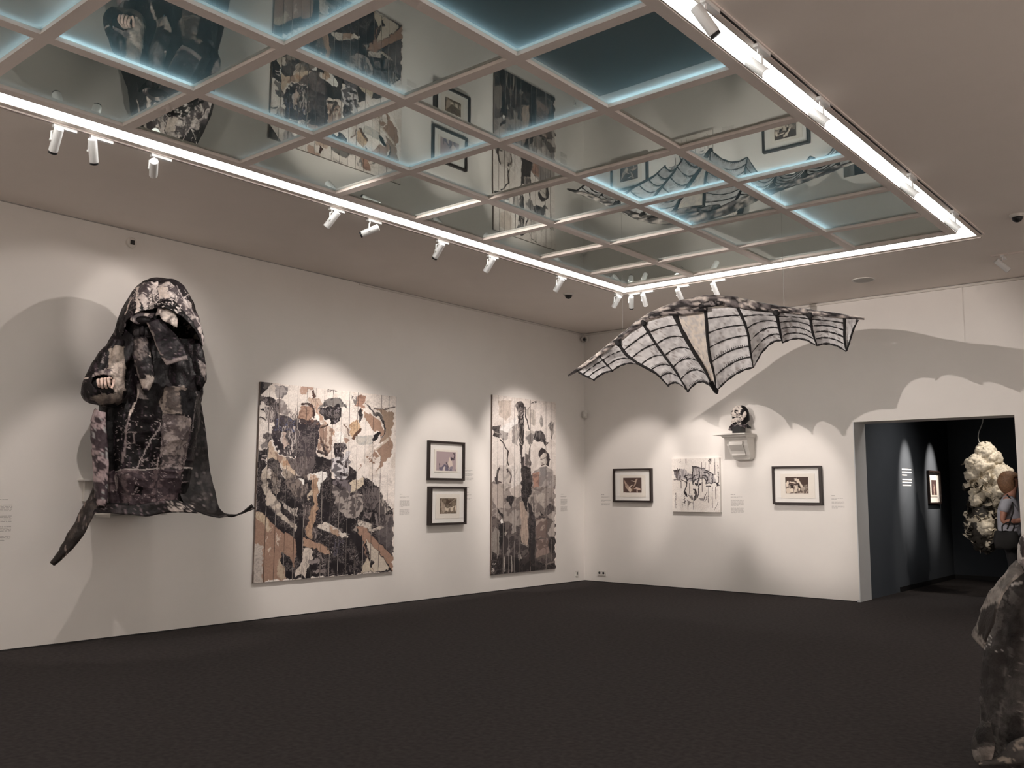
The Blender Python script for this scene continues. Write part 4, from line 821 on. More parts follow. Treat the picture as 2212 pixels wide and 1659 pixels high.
m = ~(hole | np.roll(hole, -1, 1)); m[:-1] &= m[1:]
C = clothpaint(PX, PY, 81, .5, extra=sl_x)
b = MB(); b.grid(P, cv=True, mask=m); sleeve = b.build('sleeve', M['clothcol'], fig, smooth=True, col=C, solid=.010)
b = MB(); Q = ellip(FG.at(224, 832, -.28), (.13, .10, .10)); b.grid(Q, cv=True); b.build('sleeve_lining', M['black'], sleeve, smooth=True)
# hand curled in the sleeve mouth: palm, four unequal fingers and a thumb
b = MB(); Q = ellip(FG.at(229, 824, -.375), (.055, .05, .030)); b.grid(Q, cv=True)
for k, (x0, y0, x1, y1, ln) in enumerate(((211,820,214,835,.9),(218.5,818,221,838,1.0),(226,817,229,838,1.05),(233.5,816,237,836,.95))):
    pts = [FG.at(x0+6, y0+1, -.41), FG.at(x0, y0, -.47), FG.at((x0+x1)/2-.5, (y0+y1)/2, -.49), FG.at(x1, y1, -.46), FG.at(x1+2, y1+1, -.43)]
    b.tube(smoothcurve(pts, 12), np.interp(np.linspace(0, 1, 12), [0, .5, .9, 1], [.0115, .0135, .012, .007]), 8)
b.tube(smoothcurve([FG.at(246, 820, -.40), FG.at(245, 829, -.45), FG.at(241, 839, -.46)], 10), np.linspace(.015, .010, 10), 8)
n = b.n
b.build('hand', M['clothcol'], fig, smooth=True, col=np.tile(lin((232, 206, 194)), (n, 1)), label='pale clenched hand in the sleeve mouth')
P, TH, PX, PY = loft(FG, [(742,412,426),(755,408,433),(775,404,439),(800,402,441),(822,404,442),(834,410,438),(844,418,430)], .8, 70, 60, -.12, [(5, .08, 1.4, .6)], 27, .05, 5)
b = MB(); b.grid(P, cv=True); b.build('sleeve', M['clothcol'], fig, smooth=True, col=clothpaint(PX, PY, 83, .6, extra=lambda p: p.poly([(426,778),(440,790),(440,822),(428,800)], (150,140,136), .7, (80,72,72), 'mid', .5)))
# mauve strip, cape, tails, hem
sheet('side_panel', [(211,884),(203,900),(199,930),(203,965),(206,1000),(208,1040),(211,1080),(216,1092)], [(224,892),(226,915),(229,950),(231,990),(232,1030),(230,1060),(228,1085),(222,1092)], -.22, -.30, lambda PX, PY: clothpaint(PX, PY, 85, .5, (66,55,60), lambda p: p.flecks([(195,880),(235,880),(235,1100),(195,1100)], (172,154,156), .55, 'mid')), 50, 10, .05, 7, 8, .05)
sheet('cape', [(408,838),(408,870),(400,930),(390,985),(382,1020),(380,1050),(386,1076),(404,1098),(430,1114),(470,1123),(512,1118),(546,1095)], [(428,842),(436,880),(444,930),(449,980),(453,1020),(459,1048),(465,1075),(472,1102),(484,1110),(500,1113),(518,1108),(548,1093)], [.1,.1,.08,.05,.0,-.05,-.12,-.2,-.24,-.24,-.2,-.18], [.25,.25,.25,.22,.2,.15,.1,.0,-.1,-.15,-.18,-.18], lambda PX, PY: clothpaint(PX, PY, 87, .0, (36,33,33), lambda p: p.stroke([(430,1040),(442,1090),(452,1108)], 5, (70,64,62), a=.6)), 70, 18, .06, 4, 9, -.05)
sheet('tail', [(212,1030),(200,1062),(186,1090),(168,1118),(152,1148),(136,1180),(124,1200),(112,1218)], [(222,1080),(214,1096),(202,1112),(194,1128),(184,1150),(164,1176),(142,1196),(113,1219)], [-.1,-.12,-.16,-.2,-.22,-.24,-.25,-.26], [-.2,-.22,-.24,-.26,-.26,-.26,-.26,-.26], lambda PX, PY: clothpaint(PX, PY, 89, .0, (44,39,37)), 50, 12, .04, 7, 10, .03)
sheet('hem', [(174,1108),(190,1100),(212,1092),(240,1088),(290,1090),(350,1082),(384,1080),(420,1090)], [(171,1112),(190,1109),(214,1105),(246,1108),(292,1110),(318,1115),(360,1107),(430,1106)], [-.2,-.22,-.24,-.34,-.36,-.34,-.3,-.2], [-.22,-.25,-.3,-.4,-.42,-.4,-.34,-.25], lambda PX, PY: clothpaint(PX, PY, 91, .3, (30,26,27), lambda p: p.flecks([(360,1070),(440,1070),(440,1120),(360,1120)], (190,178,172), .55)), 60, 8, .04, 7, 12)
P, TH, PX, PY = loft(FG, [(1086,222,424),(1100,222,426)], .55, 60, 5, 0, [], 3, .02, 5)
b = MB(); b.grid(P, cv=True); b.f.append(list(range(60))[::-1]); b.f.append([4*60+i for i in range(60)])
b.build('base_cushion', M['black'], fig)
# console bracket that carries it
con = thing('wall_console', 'white plaster wall console mostly hidden under the hooded figure', 'console', (0, -8.4, 1.28))
b = MB(); b.box((0, -8.72, 1.262), (.50, -8.12, 1.286)); b.build('shelf', M['plaster'], con)
boxo('bracket', (0, -8.62, 1.235), (.30, -8.20, 1.255), M['plaster'], con)
b = MB(); b.box((0, -8.82, 1.605), (.13, -8.56, 1.622)); b.box((0, -8.76, 1.50), (.09, -8.60, 1.605))
s2 = thing('small_wall_shelf', 'narrow white shelf behind the hooded figure, its end showing', 'shelf', (0, -8.7, 1.5)); 
boxo('shelf_board', (0, -8.83, 1.605), (.13, -8.5, 1.622), M['plaster'], s2); boxo('shelf_support', (0, -8.775, 1.40), (.05, -8.55, 1.605), M['plaster'], s2)

# ------------------------------------------------------------------ the bat wing hung from the ceiling
wing = thing('bat_wing', 'huge bat-like wing of stitched pale skin and black ribs hanging below the ceiling', 'sculpture', (4.2, -3.1, 3.2))
def WP(cx, cy, Y): return ony(1200+cx/3.16, 620+cy/3.16, Y)
def lead_y(cx): return float(np.interp(cx, [90, 1100, 2110], [-3.38, -3.32, -3.00]))
# ribs: crop points top to bottom, and how far back the lower end swings
RIBS = [([(160,580),(200,605),(265,636)], .10), ([(300,470),(345,525),(392,572)], .22), ([(430,385),(480,460),(560,520),(690,590),(775,680)], .62), ([(600,245),(660,350),(720,440),(825,580),(905,715)], .70), ([(815,185),(870,310),(930,420),(1030,580),(1085,712)], .76), ([(1025,140),(1035,330),(1052,480),(1085,600),(1098,712)], .76), ([(1245,140),(1290,240),(1318,330),(1330,440),(1350,550)], .60), ([(1505,165),(1520,240),(1532,300),(1540,345),(1550,382)], .45), ([(1735,185),(1745,250),(1752,300),(1768,350),(1785,400)], .35), ([(1975,210),(1972,290),(1972,350),(1978,400),(1986,438)], .25), ([(2062,225),(2040,270),(2020,330),(2002,390),(1988,436)], .22)]
def ribcurve(k, n=24):
    pts, back = RIBS[k]; q = smoothcurve(pts, n); s = np.linspace(0, 1, n); y0 = lead_y(pts[0][0])
    return np.array([WP(q[i, 0], q[i, 1], y0+.72*back*s[i]**1.15) for i in range(n)]), q
NR = 26
RC = [ribcurve(k, NR) for k in range(len(RIBS))]
# leading spar
sp = smoothcurve([(88,606),(160,560),(300,460),(400,378),(500,300),(600,222),(690,178),(760,150),(900,118),(1000,98),(1110,88),(1200,100),(1400,138),(1600,160),(1800,180),(2000,204),(2110,215)], 90)
path = np.array([WP(a, c, lead_y(a)-.03) for a, c in sp]); rad = np.interp(sp[:, 0], [88, 160, 420, 760, 1000, 1200, 1500, 1900, 2110], [.012, .026, .034, .055, .075, .066, .042, .030, .014])
rad = rad*(1+.18*(fbm(np.arange(90)*.5, np.zeros(90), seed=3)-.5)*2)
b = MB(); b.tube(path, rad, 14); V = np.concatenate(b.v); w = fbm(V[:, 0]*9, V[:, 1]*30, V[:, 2]*30, 5); c = np.where((w > .55)[:, None], lin((40, 36, 37)), lin((226, 214, 206)))
c = np.where(((w > .45) & (w <= .55))[:, None], lin((120, 112, 112)), c); b.build('leading_spar', M['spar'], wing, smooth=True, col=c)
b = MB(); q2 = smoothcurve([(640,205),(740,176),(840,178),(960,160),(1030,140)], 30); b.tube([WP(a, c, lead_y(a)-.07) for a, c in q2], np.linspace(.03, .035, 30), 10)
V = np.concatenate(b.v); w = fbm(V[:, 0]*12, V[:, 1]*30, V[:, 2]*30, 6); b.build('splint', M['spar'], wing, smooth=True, col=np.where((w > .5)[:, None], lin((36, 32, 34)), lin((170, 160, 156))))
b = MB(); q2 = smoothcurve([(985,135),(1030,118),(1090,112),(1140,108)], 24); b.tube([WP(a, c, lead_y(a)-.10) for a, c in q2], np.r_[np.linspace(.03, .04, 12), np.linspace(.04, .02, 12)], 10)
V = np.concatenate(b.v); w = fbm(V[:, 0]*15, V[:, 1]*40, V[:, 2]*40, 7); b.build('splint', M['spar'], wing, smooth=True, col=np.where((w > .42)[:, None], lin((34, 30, 32)), lin((150, 142, 140))))
for (a, c) in ((425, 375), (1505, 170), (1735, 188), (700, 182), (600, 235)):
    b = MB(); b.tube([WP(a-8, c-14, lead_y(a)-.03), WP(a, c, lead_y(a)-.035), WP(a+9, c+22, lead_y(a)-.03)], [.03, .046, .030], 10); b.build('lashing', M['rib'], wing, smooth=True)
RW = [.016, .016, .022, .022, .032, .024, .020, .022, .020, .020, .013]
for k, (cv, q) in enumerate(RC):
    b = MB(); r = np.interp(np.linspace(0, 1, NR), [0, .12, .6, 1], [RW[k]*1.2, RW[k]*.9, RW[k]*.75, .008]); r = r*(1+.25*(fbm(np.arange(NR)*.6, np.full(NR, k*3.1), seed=9)-.5)*2); b.tube(cv, r, 8); b.build('rib', M['rib'], wing, smooth=True)
b = MB(); b.tube([RC[4][0][-4], RC[5][0][-1], RC[5][0][-1]+(.0, .02, -.03)], [.03, .034, .012], 8); b.build('lashing', M['rib'], wing, smooth=True)
# skins between ribs with stitched battens; end = how far down each neighbour the skin reaches, arch = rise of the trailing edge
SK = [(0, 1, 1.0, 1.0, 14, 3, 1), (1, 2, 1.0, .45, 26, 3, 1), (2, 3, .98, .96, 30, 6, -1), (3, 4, 1.0, .97, 58, 6, 1), (4, 5, 1.0, 1.0, 0, 0, 0), (5, 6, 1.0, 1.0, 30, 6, 1), (6, 7, 1.0, .92, 52, 5, 1), (7, 8, 1.0, 1.0, 38, 5, 1), (8, 9, 1.0, 1.0, 28, 5, 1), (9, 10, 1.0, 1.0, 0, 0, 0)]
for (i, j, ea, eb, arch, nb, up) in SK:
    n, m_ = 34, 22; A, B = RC[i][1], RC[j][1]; tt = np.linspace(0, 1, NR)
    def PT(s, v):
        sa, sb = v*ea, v*eb; a = np.array([np.interp(sa, tt, A[:, 0]), np.interp(sa, tt, A[:, 1])]); c = np.array([np.interp(sb, tt, B[:, 0]), np.interp(sb, tt, B[:, 1])])
        q = a*(1-s)+c*s; q = q - np.array([0, arch*(.35+.65*v)*4*s*(1-s)*(min(1, v*3))])
        pa, pb = RIBS[i], RIBS[j]; Y = (lead_y(pa[0][0][0])+.72*pa[1]*sa**1.15)*(1-s) + (lead_y(pb[0][0][0])+.72*pb[1]*sb**1.15)*s + .10*4*s*(1-s)*min(1, v*2)*(1 if arch else .3)
        return WP(q[0], q[1], Y)
    P = np.array([[PT(s, v) for s in np.linspace(0, 1, m_)] for v in np.linspace(0.0, 1, n)])
    P = crumple(P, .018, 9, 40+i)
    px, py = topx(P.reshape(-1, 3)); base = (243, 241, 241) if i != 4 else (240, 229, 217)
    pt = Paint(px, py, base, 60+i, warp=1.5, sc=6); pt.put(np.ones(len(px), bool), base, .6, (200, 197, 198), 'mid', .54); pt.put(pt.streak > .74, (182, 174, 172)); pt.put(pt.fine > .80, (160, 152, 150))
    bb = MB(); bb.grid(P); bb.build('skin_panel', M['wingcol'], wing, smooth=True, col=pt.C, solid=.006)
    for t in range(nb):
        v = (t+.8)/(nb-.2) if nb > 1 else .5; v = min(v, 1.0)
        cv = np.array([PT(s, v) for s in np.linspace(0, 1, 16)]) + np.array([0, -.012, 0])
        bb = MB(); bb.tube(cv, (.0095 if t < nb-1 else .0125)*(1+.35*np.sin(np.arange(16)*1.7+i+t)), 6); bb.build('batten', M['rib'], wing, smooth=True)
        if t >= nb-3 and nb > 4:           # rows of stitches along the lower battens
            bb = MB()
            for s in np.linspace(.12, .88, 15):
                c0, c1 = PT(s, max(0, v-.035)), PT(s, v-.004); off = np.array([0, -.014, 0]); bb.tube([c0+off, c1+off], .0035, 4)
            o = bb.build('stitching', M['rib'], wing); o['kind'] = 'stuff'
# hanging wires
for (px, py0, px1, py1, yy) in ((1691, 573, 1694, 668, -3.2), (1340, 632, 1345, 735, -3.32)):
    tpt = ony(px1, py1, yy); 
    w_ = MB(); w_.tube([(tpt[0], yy, H), (tpt[0], yy, tpt[2])], .0022, 6); w_.build('hanging_wire', M['wire'], wing)

# ------------------------------------------------------------------ sculpted head on its console
BP = Plane(2.96, -.24)
def bq(cx, cy, dy=0): return BP.at(1550+cx/11.06, 860+cy/11.06, dy)
head = thing('sculpted_head', 'black and white painted head in profile on a plaster wall console', 'sculpture', tuple(bq(545, 850)))
ys = np.array([172, 182, 215, 270, 320, 355, 390, 420, 445, 475, 500, 530, 560, 590, 620, 655])
xf = np.array([500, 440, 395, 355, 338, 334, 322, 340, 342, 352, 345, 345, 328, 335, 365, 400])
xb = np.array([600, 630, 680, 725, 745, 752, 758, 764, 768, 770, 770, 768, 740, 700, 680, 665])
nz = 56; Yc = np.linspace(172, 655, nz); F, Bk = np.interp(Yc, ys, xf), np.interp(Yc, ys, xb); nt_ = 64
hw = np.interp(Yc, [172, 200, 260, 380, 480, 560, 655], [20, 80, 135, 150, 140, 118, 105])/11.06/138
P = np.zeros((nz, nt_, 3)); CX = np.zeros((nz, nt_)); CY = np.zeros((nz, nt_)); th = np.arange(nt_)/nt_*2*math.pi
for i in range(nz):
    c = (F[i]*.42+Bk[i]*.58)
    xx = np.where(np.cos(th) < 0, c+(c-F[i])*np.sign(np.cos(th))*np.abs(np.cos(th))**(1.0 if 300 < Yc[i] < 600 else .8), c+(Bk[i]-c)*np.cos(th))
    yy = hw[i]*np.sign(np.sin(th))*np.abs(np.sin(th))**.8
    # eye hollow, cheekbone and mouth line on both flanks
    for (ex_, ey_, er, am) in ((450, 315, 55, .028), (470, 440, 40, .014), (380, 470, 50, .022), (430, 600, 60, .012)):
        yy = yy*(1-np.clip(1-((xx-ex_)**2+(Yc[i]-ey_)**2)/er**2, 0, 1)*am/.12)
    for j in range(nt_):
        P[i, j] = bq(xx[j], Yc[i]) + BP.ey*yy[j]
    CX[i], CY[i] = xx, Yc[i]
pt = Paint(CX.ravel(), CY.ravel(), (222, 212, 204), 91, warp=6, sc=60)
K = (22, 19, 21)
pt.poly([(470,165),(560,180),(580,260),(555,320),(540,380),(600,480),(620,520),(560,560),(560,660),(900,660),(900,160)], K); pt.poly([(400,290),(490,290),(500,340),(440,330),(440,400),(405,350)], K); pt.stroke([(440,350),(470,400),(530,380),(520,430),(450,440)], 16, (60,52,54)); pt.poly([(325,440),(400,455),(410,490),(350,500),(325,480)], K); pt.poly([(360,600),(450,570),(470,620),(400,660),(350,650)], K); pt.stroke([(400,470),(480,465),(560,490)], 14, K); pt.poly([(330,310),(370,290),(360,330),(335,340)], K); pt.stroke([(480,200),(520,280)], 10, (70,62,62)); pt.flecks([(460,520),(580,520),(560,660),(450,660)], (60,54,56), .52); pt.poly([(325,390),(355,390),(345,420)], K)
b = MB(); b.grid(P, cv=True); n0 = nz*nt_
b.f.append(list(range(nt_))); b.f.append([(nz-1)*nt_+j for j in range(nt_)][::-1])
b.build('head', M['clothcol'], head, smooth=True, col=pt.C)
for sd in (-1, 1):   # ears
    E_ = bq(640, 415) + BP.ey*sd*.118; u = np.linspace(0, 2*math.pi, 16, endpoint=False); Q = np.array([[E_+BP.ex*(.030*math.sin(v)*math.cos(a)+.012*math.cos(v))+BP.ey*(.016*math.sin(v)*math.sin(a))+np.array([0, 0, .052])*math.cos(v) for a in u] for v in np.linspace(.05, 3.09, 10)])
    b = MB(); b.grid(Q, cv=True); b.build('ear', M['clothcol'], head, smooth=True, col=np.tile(lin((214, 204, 196)), (160, 1)))
# ragged collar, neck block
R_ = np.array([(640, 330, 690), (665, 318, 700), (690, 290, 690), (715, 275, 640), (745, 280, 560), (770, 330, 480)], float)
def collar_pt(row, a):
    y, l, r = row; c = (l+r)/2; return bq(c+(r-l)/2*math.cos(a), y+8*math.sin(3*a)) + BP.ey*((r-l)/2/11.06/138*.62*math.sin(a))
P = np.array([[collar_pt(r, a) for a in np.linspace(0, 2*math.pi, 40, endpoint=False)] for r in np.array([np.interp(np.linspace(0, 5, 14), range(6), R_[:, k]) for k in range(3)]).T])
P = crumple(P, .02, 25, 5); cx, cy = topx(P.reshape(-1, 3)); pc = Paint(cx, cy, (84, 76, 80), 93, warp=1); pc.put(pc.fine > .55, (40, 35, 38)); pc.put(pc.fine < .36, (150, 140, 142))
b = MB(); b.grid(P, cv=True); b.build('collar', M['clothcol'], head, smooth=True, col=pc.C)
b = MB(); b.tube([bq(690, 640), bq(740, 690), bq(790, 705), bq(785, 730)], [.03, .022, .014, .006], 8); b.tube([bq(320, 735), bq(290, 765), bq(272, 765), bq(268, 740)], [.012, .008, .006, .005], 8); b.build('collar_tip', M['black'], head, smooth=True)
q0, q1 = bq(428, 845), bq(662, 845); bx0, bx1 = q0[0], q1[0]; zb = bq(545, 850)[2]
boxo('neck_block', (bx0, -.33, zb), (bx1, -.15, bq(545, 690)[2]), M['black'], head)
zt = zb-.001
con2 = thing('wall_console', 'white plaster scroll console carrying the sculpted head on the back wall', 'console', (2.96, 0, 2.05))
b = MB(); b.box((2.688, -.40, zt-.020), (3.228, 0, zt)); b.build('shelf', M['plaster'], con2)
def corbel(rows):
    b = MB(); R = np.array(rows); out = []
    for (z, x0, x1, d) in rows: out.append([(x0, 0, z), (x0, -d, z), (x1, -d, z), (x1, 0, z)])
    b.grid(np.array(out), cv=False); k = len(rows); b.f.append([0, 1, 2, 3]); b.f.append([4*(k-1)+j for j in range(4)][::-1]); b.f += [[4*i+3, 4*i, 4*i+4, 4*i+7] for i in range(k-1)]; return b
zt2 = zt-.020
corbel([(zt2, 2.80, 3.215, .36), (zt2-.03, 2.815, 3.21, .34), (zt2-.045, 2.835, 3.20, .30), (zt2-.07, 2.84, 3.20, .28)]).build('cornice', M['plaster'], con2)
corbel([(zt2-.07, 2.845, 3.195, .26), (zt2-.16, 2.855, 3.192, .24), (zt2-.24, 2.865, 3.19, .19), (zt2-.30, 2.868, 3.190, .16), (zt2-.345, 2.885, 3.178, .13), (zt2-.37, 2.91, 3.155, .12), (zt2-.378, 2.94, 3.12, .11)]).build('bracket', M['plaster'], con2)
b = MB()
for (u, dz, d) in ((0, -.10, .262), (1, -.13, .268), (2, -.17, .262), (3, -.21, .225), (4, -.25, .195), (5, -.29, .165), (6, -.31, .155)): pass
pr = [(-.085, .262), (-.11, .285), (-.15, .285), (-.19, .25), (-.24, .205), (-.28, .185), (-.305, .185), (-.31, .13)]
G = np.array([[(x, -d, zt2+z) for x in np.linspace(2.905, 3.125, 6)] for z, d in pr]); b.grid(G); b.build('scroll', M['plaster'], con2, solid=.012)

# ------------------------------------------------------------------ cocoon of stiff cloth flowers in the dark room
CP = Plane(5.95, 2.0)
coc = thing('hanging_cocoon', 'hanging cluster of cream and black cloth petals on a steel hook in the dark room', 'sculpture', tuple(CP.at(2124, 966)))
def cq(cx, cy, dy=0): return CP.at(2060+cx/5.184, 900+cy/5.184, dy)
b = MB(); hk = smoothcurve([cq(330, -420), cq(330, 20), cq(322, 80), cq(285, 160), cq(270, 220), cq(278, 275), cq(305, 318), cq(340, 335), cq(375, 318), cq(410, 278)], 50); b.tube(hk, np.r_[np.full(40, .008), np.linspace(.008, .003, 10)], 8); b.build('hook', M['steel'], coc, smooth=True)
b = MB(); rr = np.array([(345, 345, 20), (430, 380, 60), (520, 360, 150), (620, 385, 195), (720, 380, 215), (820, 390, 200), (900, 390, 165), (980, 370, 150), (1100, 330, 170), (1200, 330, 185), (1300, 330, 170), (1400, 330, 130), (1500, 370, 70)], float)
tq = np.linspace(345, 1500, 40); cc, rad = np.interp(tq, rr[:, 0], rr[:, 1]), np.interp(tq, rr[:, 0], rr[:, 2])*.86
P = np.array([[cq(cc[i]+rad[i]*math.cos(a), tq[i]) + CP.ey*(rad[i]/5.184/124*.9*math.sin(a)) for a in np.linspace(0, 2*math.pi, 30, endpoint=False)] for i in range(40)])
b.grid(crumple(P, .08, 9, 4), cv=True); b.build('core', M['petal_black'], coc, smooth=True)
def petal_mesh(seed):
    r = np.random.default_rng(seed); n, m_ = 7, 6; U, V = np.meshgrid(np.linspace(-1, 1, n), np.linspace(0, 1, m_), indexing='ij')
    wd = np.sin(np.clip(V*2.6+.35, 0, math.pi))*.9+.1
    x = U*wd*.55; z = V*1.0; y = -.35*np.sin(V*2.4+r.uniform(-.4, .6))+.28*U**2*(V+.2)*r.choice([-1, 1])+.16*np.sin(U*4+r.uniform(0, 6))*V + (fbm(U*2+seed, V*2, seed=seed)-.5)*.5
    b = MB(); b.grid(np.stack([x, y, z], -1)); return np.concatenate(b.v), b.f
PM = []
for k in range(6):
    v, f = petal_mesh(k)
    for mk in ('petal_white', 'petal_black'):
        me = bpy.data.meshes.new('petal'); me.from_pydata(v.tolist(), [], f); me.materials.append(M[mk]); me.polygons.foreach_set('use_smooth', [True]*len(f)); PM.append(me)
pr_ = np.random.default_rng(12); off = worldloc(coc)
def whiteness(cx, cy): 
    w = np.interp(cy, [340, 780, 850, 960, 1010, 1090, 1150, 1280, 1340, 1420, 1500], [1, .92, .72, .55, .12, .35, .55, .5, .3, .15, .03])
    if 1080 < cy < 1330: w = .95 if 290 < cx < 430 else (.75 if cx < 220 and cy > 1190 else .22)
    if cx < 240 and 820 < cy < 1150: w *= .35
    return w
for k in range(290):
    ty = 350 + (1480-350)*((k+pr_.uniform(0, 1))/290); c = np.interp(ty, rr[:, 0], rr[:, 1]); r_ = np.interp(ty, rr[:, 0], rr[:, 2])
    a = pr_.uniform(0, 2*math.pi) if k % 3 == 0 else pr_.uniform(math.pi*.98, 2.02*math.pi)
    cx = c+r_*.9*math.cos(a); pos = cq(cx, ty) + CP.ey*(r_/5.184/124*.85*math.sin(a))
    nrm = CP.ex*math.cos(a)+CP.ey*math.sin(a)
    white = pr_.uniform() < whiteness(cx, ty); me = PM[pr_.integers(0, 6)*2+(0 if white else 1)]
    o = bpy.data.objects.new('petal', me); COL.objects.link(o); o.parent = coc
    up = np.array([0, 0, 1.])*pr_.uniform(-.4, 1)+nrm*pr_.uniform(.3, 1.1)+np.cross(nrm, [0, 0, 1.])*pr_.uniform(-1.3, 1.3); up /= np.linalg.norm(up)
    xa = np.cross(up, -nrm+pr_.normal(0, .25, 3)); xa /= np.linalg.norm(xa); ya = np.cross(up, xa); s = pr_.uniform(.085, .165)*(1.3 if 480 < ty < 900 else 1)*min(1, r_/110+.25)
    o.matrix_local = Matrix([[xa[i]*s, ya[i]*s, up[i]*s, (pos-off-up*.05)[i]] for i in range(3)]+[[0, 0, 0, 1]])

for k, (cx, cy, rx, rz) in enumerate(((335,565,78,62),(520,650,85,48),(490,815,108,52),(455,715,125,32),(358,400,48,55),(425,485,55,55),(265,520,70,36),(240,650,60,40),(370,1225,50,70),(270,930,50,40),(500,920,60,40))):
    u = np.linspace(0, 2*math.pi, 50, endpoint=False); rx *= .82; rz *= .86; c0 = cq(cx, cy, -.19 if rx > 50 else -.13)
    Q = np.array([[c0+CP.ex*(rx/5.184/124*math.sin(v)*math.cos(a))+CP.ey*(.11*math.sin(v)*math.sin(a))+np.array([0, 0, 1.])*(rz/5.184/124*math.cos(v)) for a in u] for v in np.linspace(.06, 3.08, 34)])
    Q = crumple(crumple(Q, .15, 11, 200+k), .05, 30, 240+k)
    b = MB(); b.grid(Q, cv=True); b.build('cloth_fold', M['petal_white'], coc, smooth=True)

# ------------------------------------------------------------------ visitor in the doorway, seen past the jamb
VP_ = Plane(6.55, .95)
fx, fy = VP_.ex, VP_.ey; org = np.array([VP_.at(2187, 1200, 0)[0], VP_.at(2187, 1200, 0)[1], 0.0])
per = thing('person', 'person in a pale grey t-shirt with a black shoulder bag behind the doorway edge', 'person', tuple(org))
def pp(x, y, z): return org + fx*x + fy*y + np.array([0, 0, z])
def skin_body(name, J, E, m, lvl=2, root=0):
    me = bpy.data.meshes.new(name); off = worldloc(per); me.from_pydata([tuple(np.array(pp(*j[:3]))-off) for j in J], E, []); me.materials.append(m)
    o = bpy.data.objects.new(name, me); COL.objects.link(o); o.parent = per
    sk = o.modifiers.new('skin', 'SKIN'); sk.use_smooth_shade = True
    for i, j in enumerate(J):
        v = me.skin_vertices[0].data[i]; v.radius = (j[3], j[4] if len(j) > 4 else j[3]); v.use_root = (i == root)
    sb = o.modifiers.new('subsurf', 'SUBSURF'); sb.levels = lvl; sb.render_levels = lvl
    return o
me0 = None
def body():
    # facing +x, near side = -y
    J = [(0,0,.98,.13,.10),(0,0,1.20,.115,.09),(.0,0,1.40,.125,.08),(.02,0,1.50,.06),(.05,0,1.60,.085,.075),(.06,0,1.70,.09,.075),(.05,0,1.75,.06)]
    E = [(0,1),(1,2),(2,3),(3,4),(4,5),(5,6)]
    J += [(.03,0,1.0,.12)]
    for s in (-1, 1):
        k = len(J); J += [(-.01,s*.18,1.43,.06),(-.07,s*.20,1.28,.05),(-.09,s*.20,1.13,.042),(.08,s*.19,1.15,.037),(.20,s*.14,1.18,.026),(.27,s*.12,1.19,.03)]
        E += [(2,k),(k,k+1),(k+1,k+2),(k+2,k+3),(k+3,k+4),(k+4,k+5)]
        k = len(J); J += [(0,s*.09,.90,.09),(.02,s*.095,.50,.06),(-.02,s*.10,.10,.04),(.04,s*.10,.03,.036),(.14,s*.10,.025,.03)]
        E += [(0,k),(k,k+1),(k+1,k+2),(k+2,k+3),(k+3,k+4)]
    J.pop(7); E = [tuple(i-1 if i > 7 else i for i in e) for e in E]
    return skin_body('body', J, E, M['skin'])
body()
for s in (-1, 1):       # hands: palm with four fingers and a thumb, lightly curled
    b = MB(); b.tube([pp(.255, s*.12, 1.19), pp(.32, s*.115, 1.195)], [.026, .03], 8)
    for f_, dz in enumerate((.024, .008, -.008, -.022)):
        b.tube(smoothcurve([pp(.31, s*.115, 1.195+dz), pp(.36, s*.10, 1.198+dz), pp(.38-.006*f_, s*.07, 1.197+dz), pp(.365, s*.05, 1.195+dz)], 8), [.009]*7+[.006], 6)
    b.tube(smoothcurve([pp(.27, s*.11, 1.215), pp(.31, s*.085, 1.235), pp(.345, s*.07, 1.235)], 8), [.011]*7+[.007], 6)
    b.build('hand', M['skin'], per, smooth=True)
b = MB()   # nose and ear close to the cheek
b.tube([pp(.135, 0, 1.685), pp(.158, 0, 1.655), pp(.130, 0, 1.645)], [.008, .014, .008], 6); b.tube([pp(.035, -.078, 1.685), pp(.03, -.086, 1.66), pp(.04, -.078, 1.635)], [.008, .016, .008], 6); b.build('face_detail', M['skin'], per, smooth=True)
J = [(0,0,.90,.185,.165),(0,0,1.08,.175,.15),(0,0,1.25,.18,.15),(-.005,0,1.41,.175,.12),(.015,0,1.475,.075,.075)]; E = [(0,1),(1,2),(2,3),(3,4)]
for s in (-1, 1):
    k = len(J); J += [(-.01,s*.175,1.435,.072),(-.055,s*.205,1.33,.072),(-.075,s*.21,1.255,.072)]; E += [(3,k),(k,k+1),(k+1,k+2)]
skin_body('tshirt', J, E, M['shirt'])
J = [(0,0,.97,.155,.135),(0,0,.90,.15,.13)]; E = [(0,1)]
for s in (-1, 1):
    k = len(J); J += [(.0,s*.09,.80,.10),(.02,s*.095,.50,.075),(-.02,s*.10,.10,.06)]; E += [(1,k),(k,k+1),(k+1,k+2)]
skin_body('trousers', J, E, M['trousers'])
for s in (-1, 1):
    b = MB(); b.tube([pp(-.07, s*.10, .04), pp(.02, s*.10, .045), pp(.12, s*.10, .035), pp(.19, s*.10, .025)], [.035, .045, .04, .022], 10); b.build('shoe', M['leather'], per, smooth=True)
b = MB(); u = np.linspace(0, 2*math.pi, 24, endpoint=False)
Q = np.array([[pp(.015+.125*math.sin(v)*math.cos(a)-.02*(v > 1.6), .108*math.sin(v)*math.sin(a), 1.715+.10*math.cos(v)*(1 if v < 1.57 else 2.1)) for a in u] for v in np.linspace(.05, 2.75, 16)]); 
keep = np.ones((16, 24), bool)
for i_ in range(16):
    for j_ in range(24):
        if Q[i_, j_].__sub__(org)@fx > .075 and Q[i_, j_][2] < 1.745: keep[i_, j_] = False
b.grid(Q, cv=True, mask=keep); b.build('hair', M['hair'], per, smooth=True, solid=.02)
bag = thing('shoulder_bag', 'large black shoulder bag with a looped handle carried by the person', 'bag', tuple(pp(-.04, -.3, .80)))
b = MB(); L_ = []
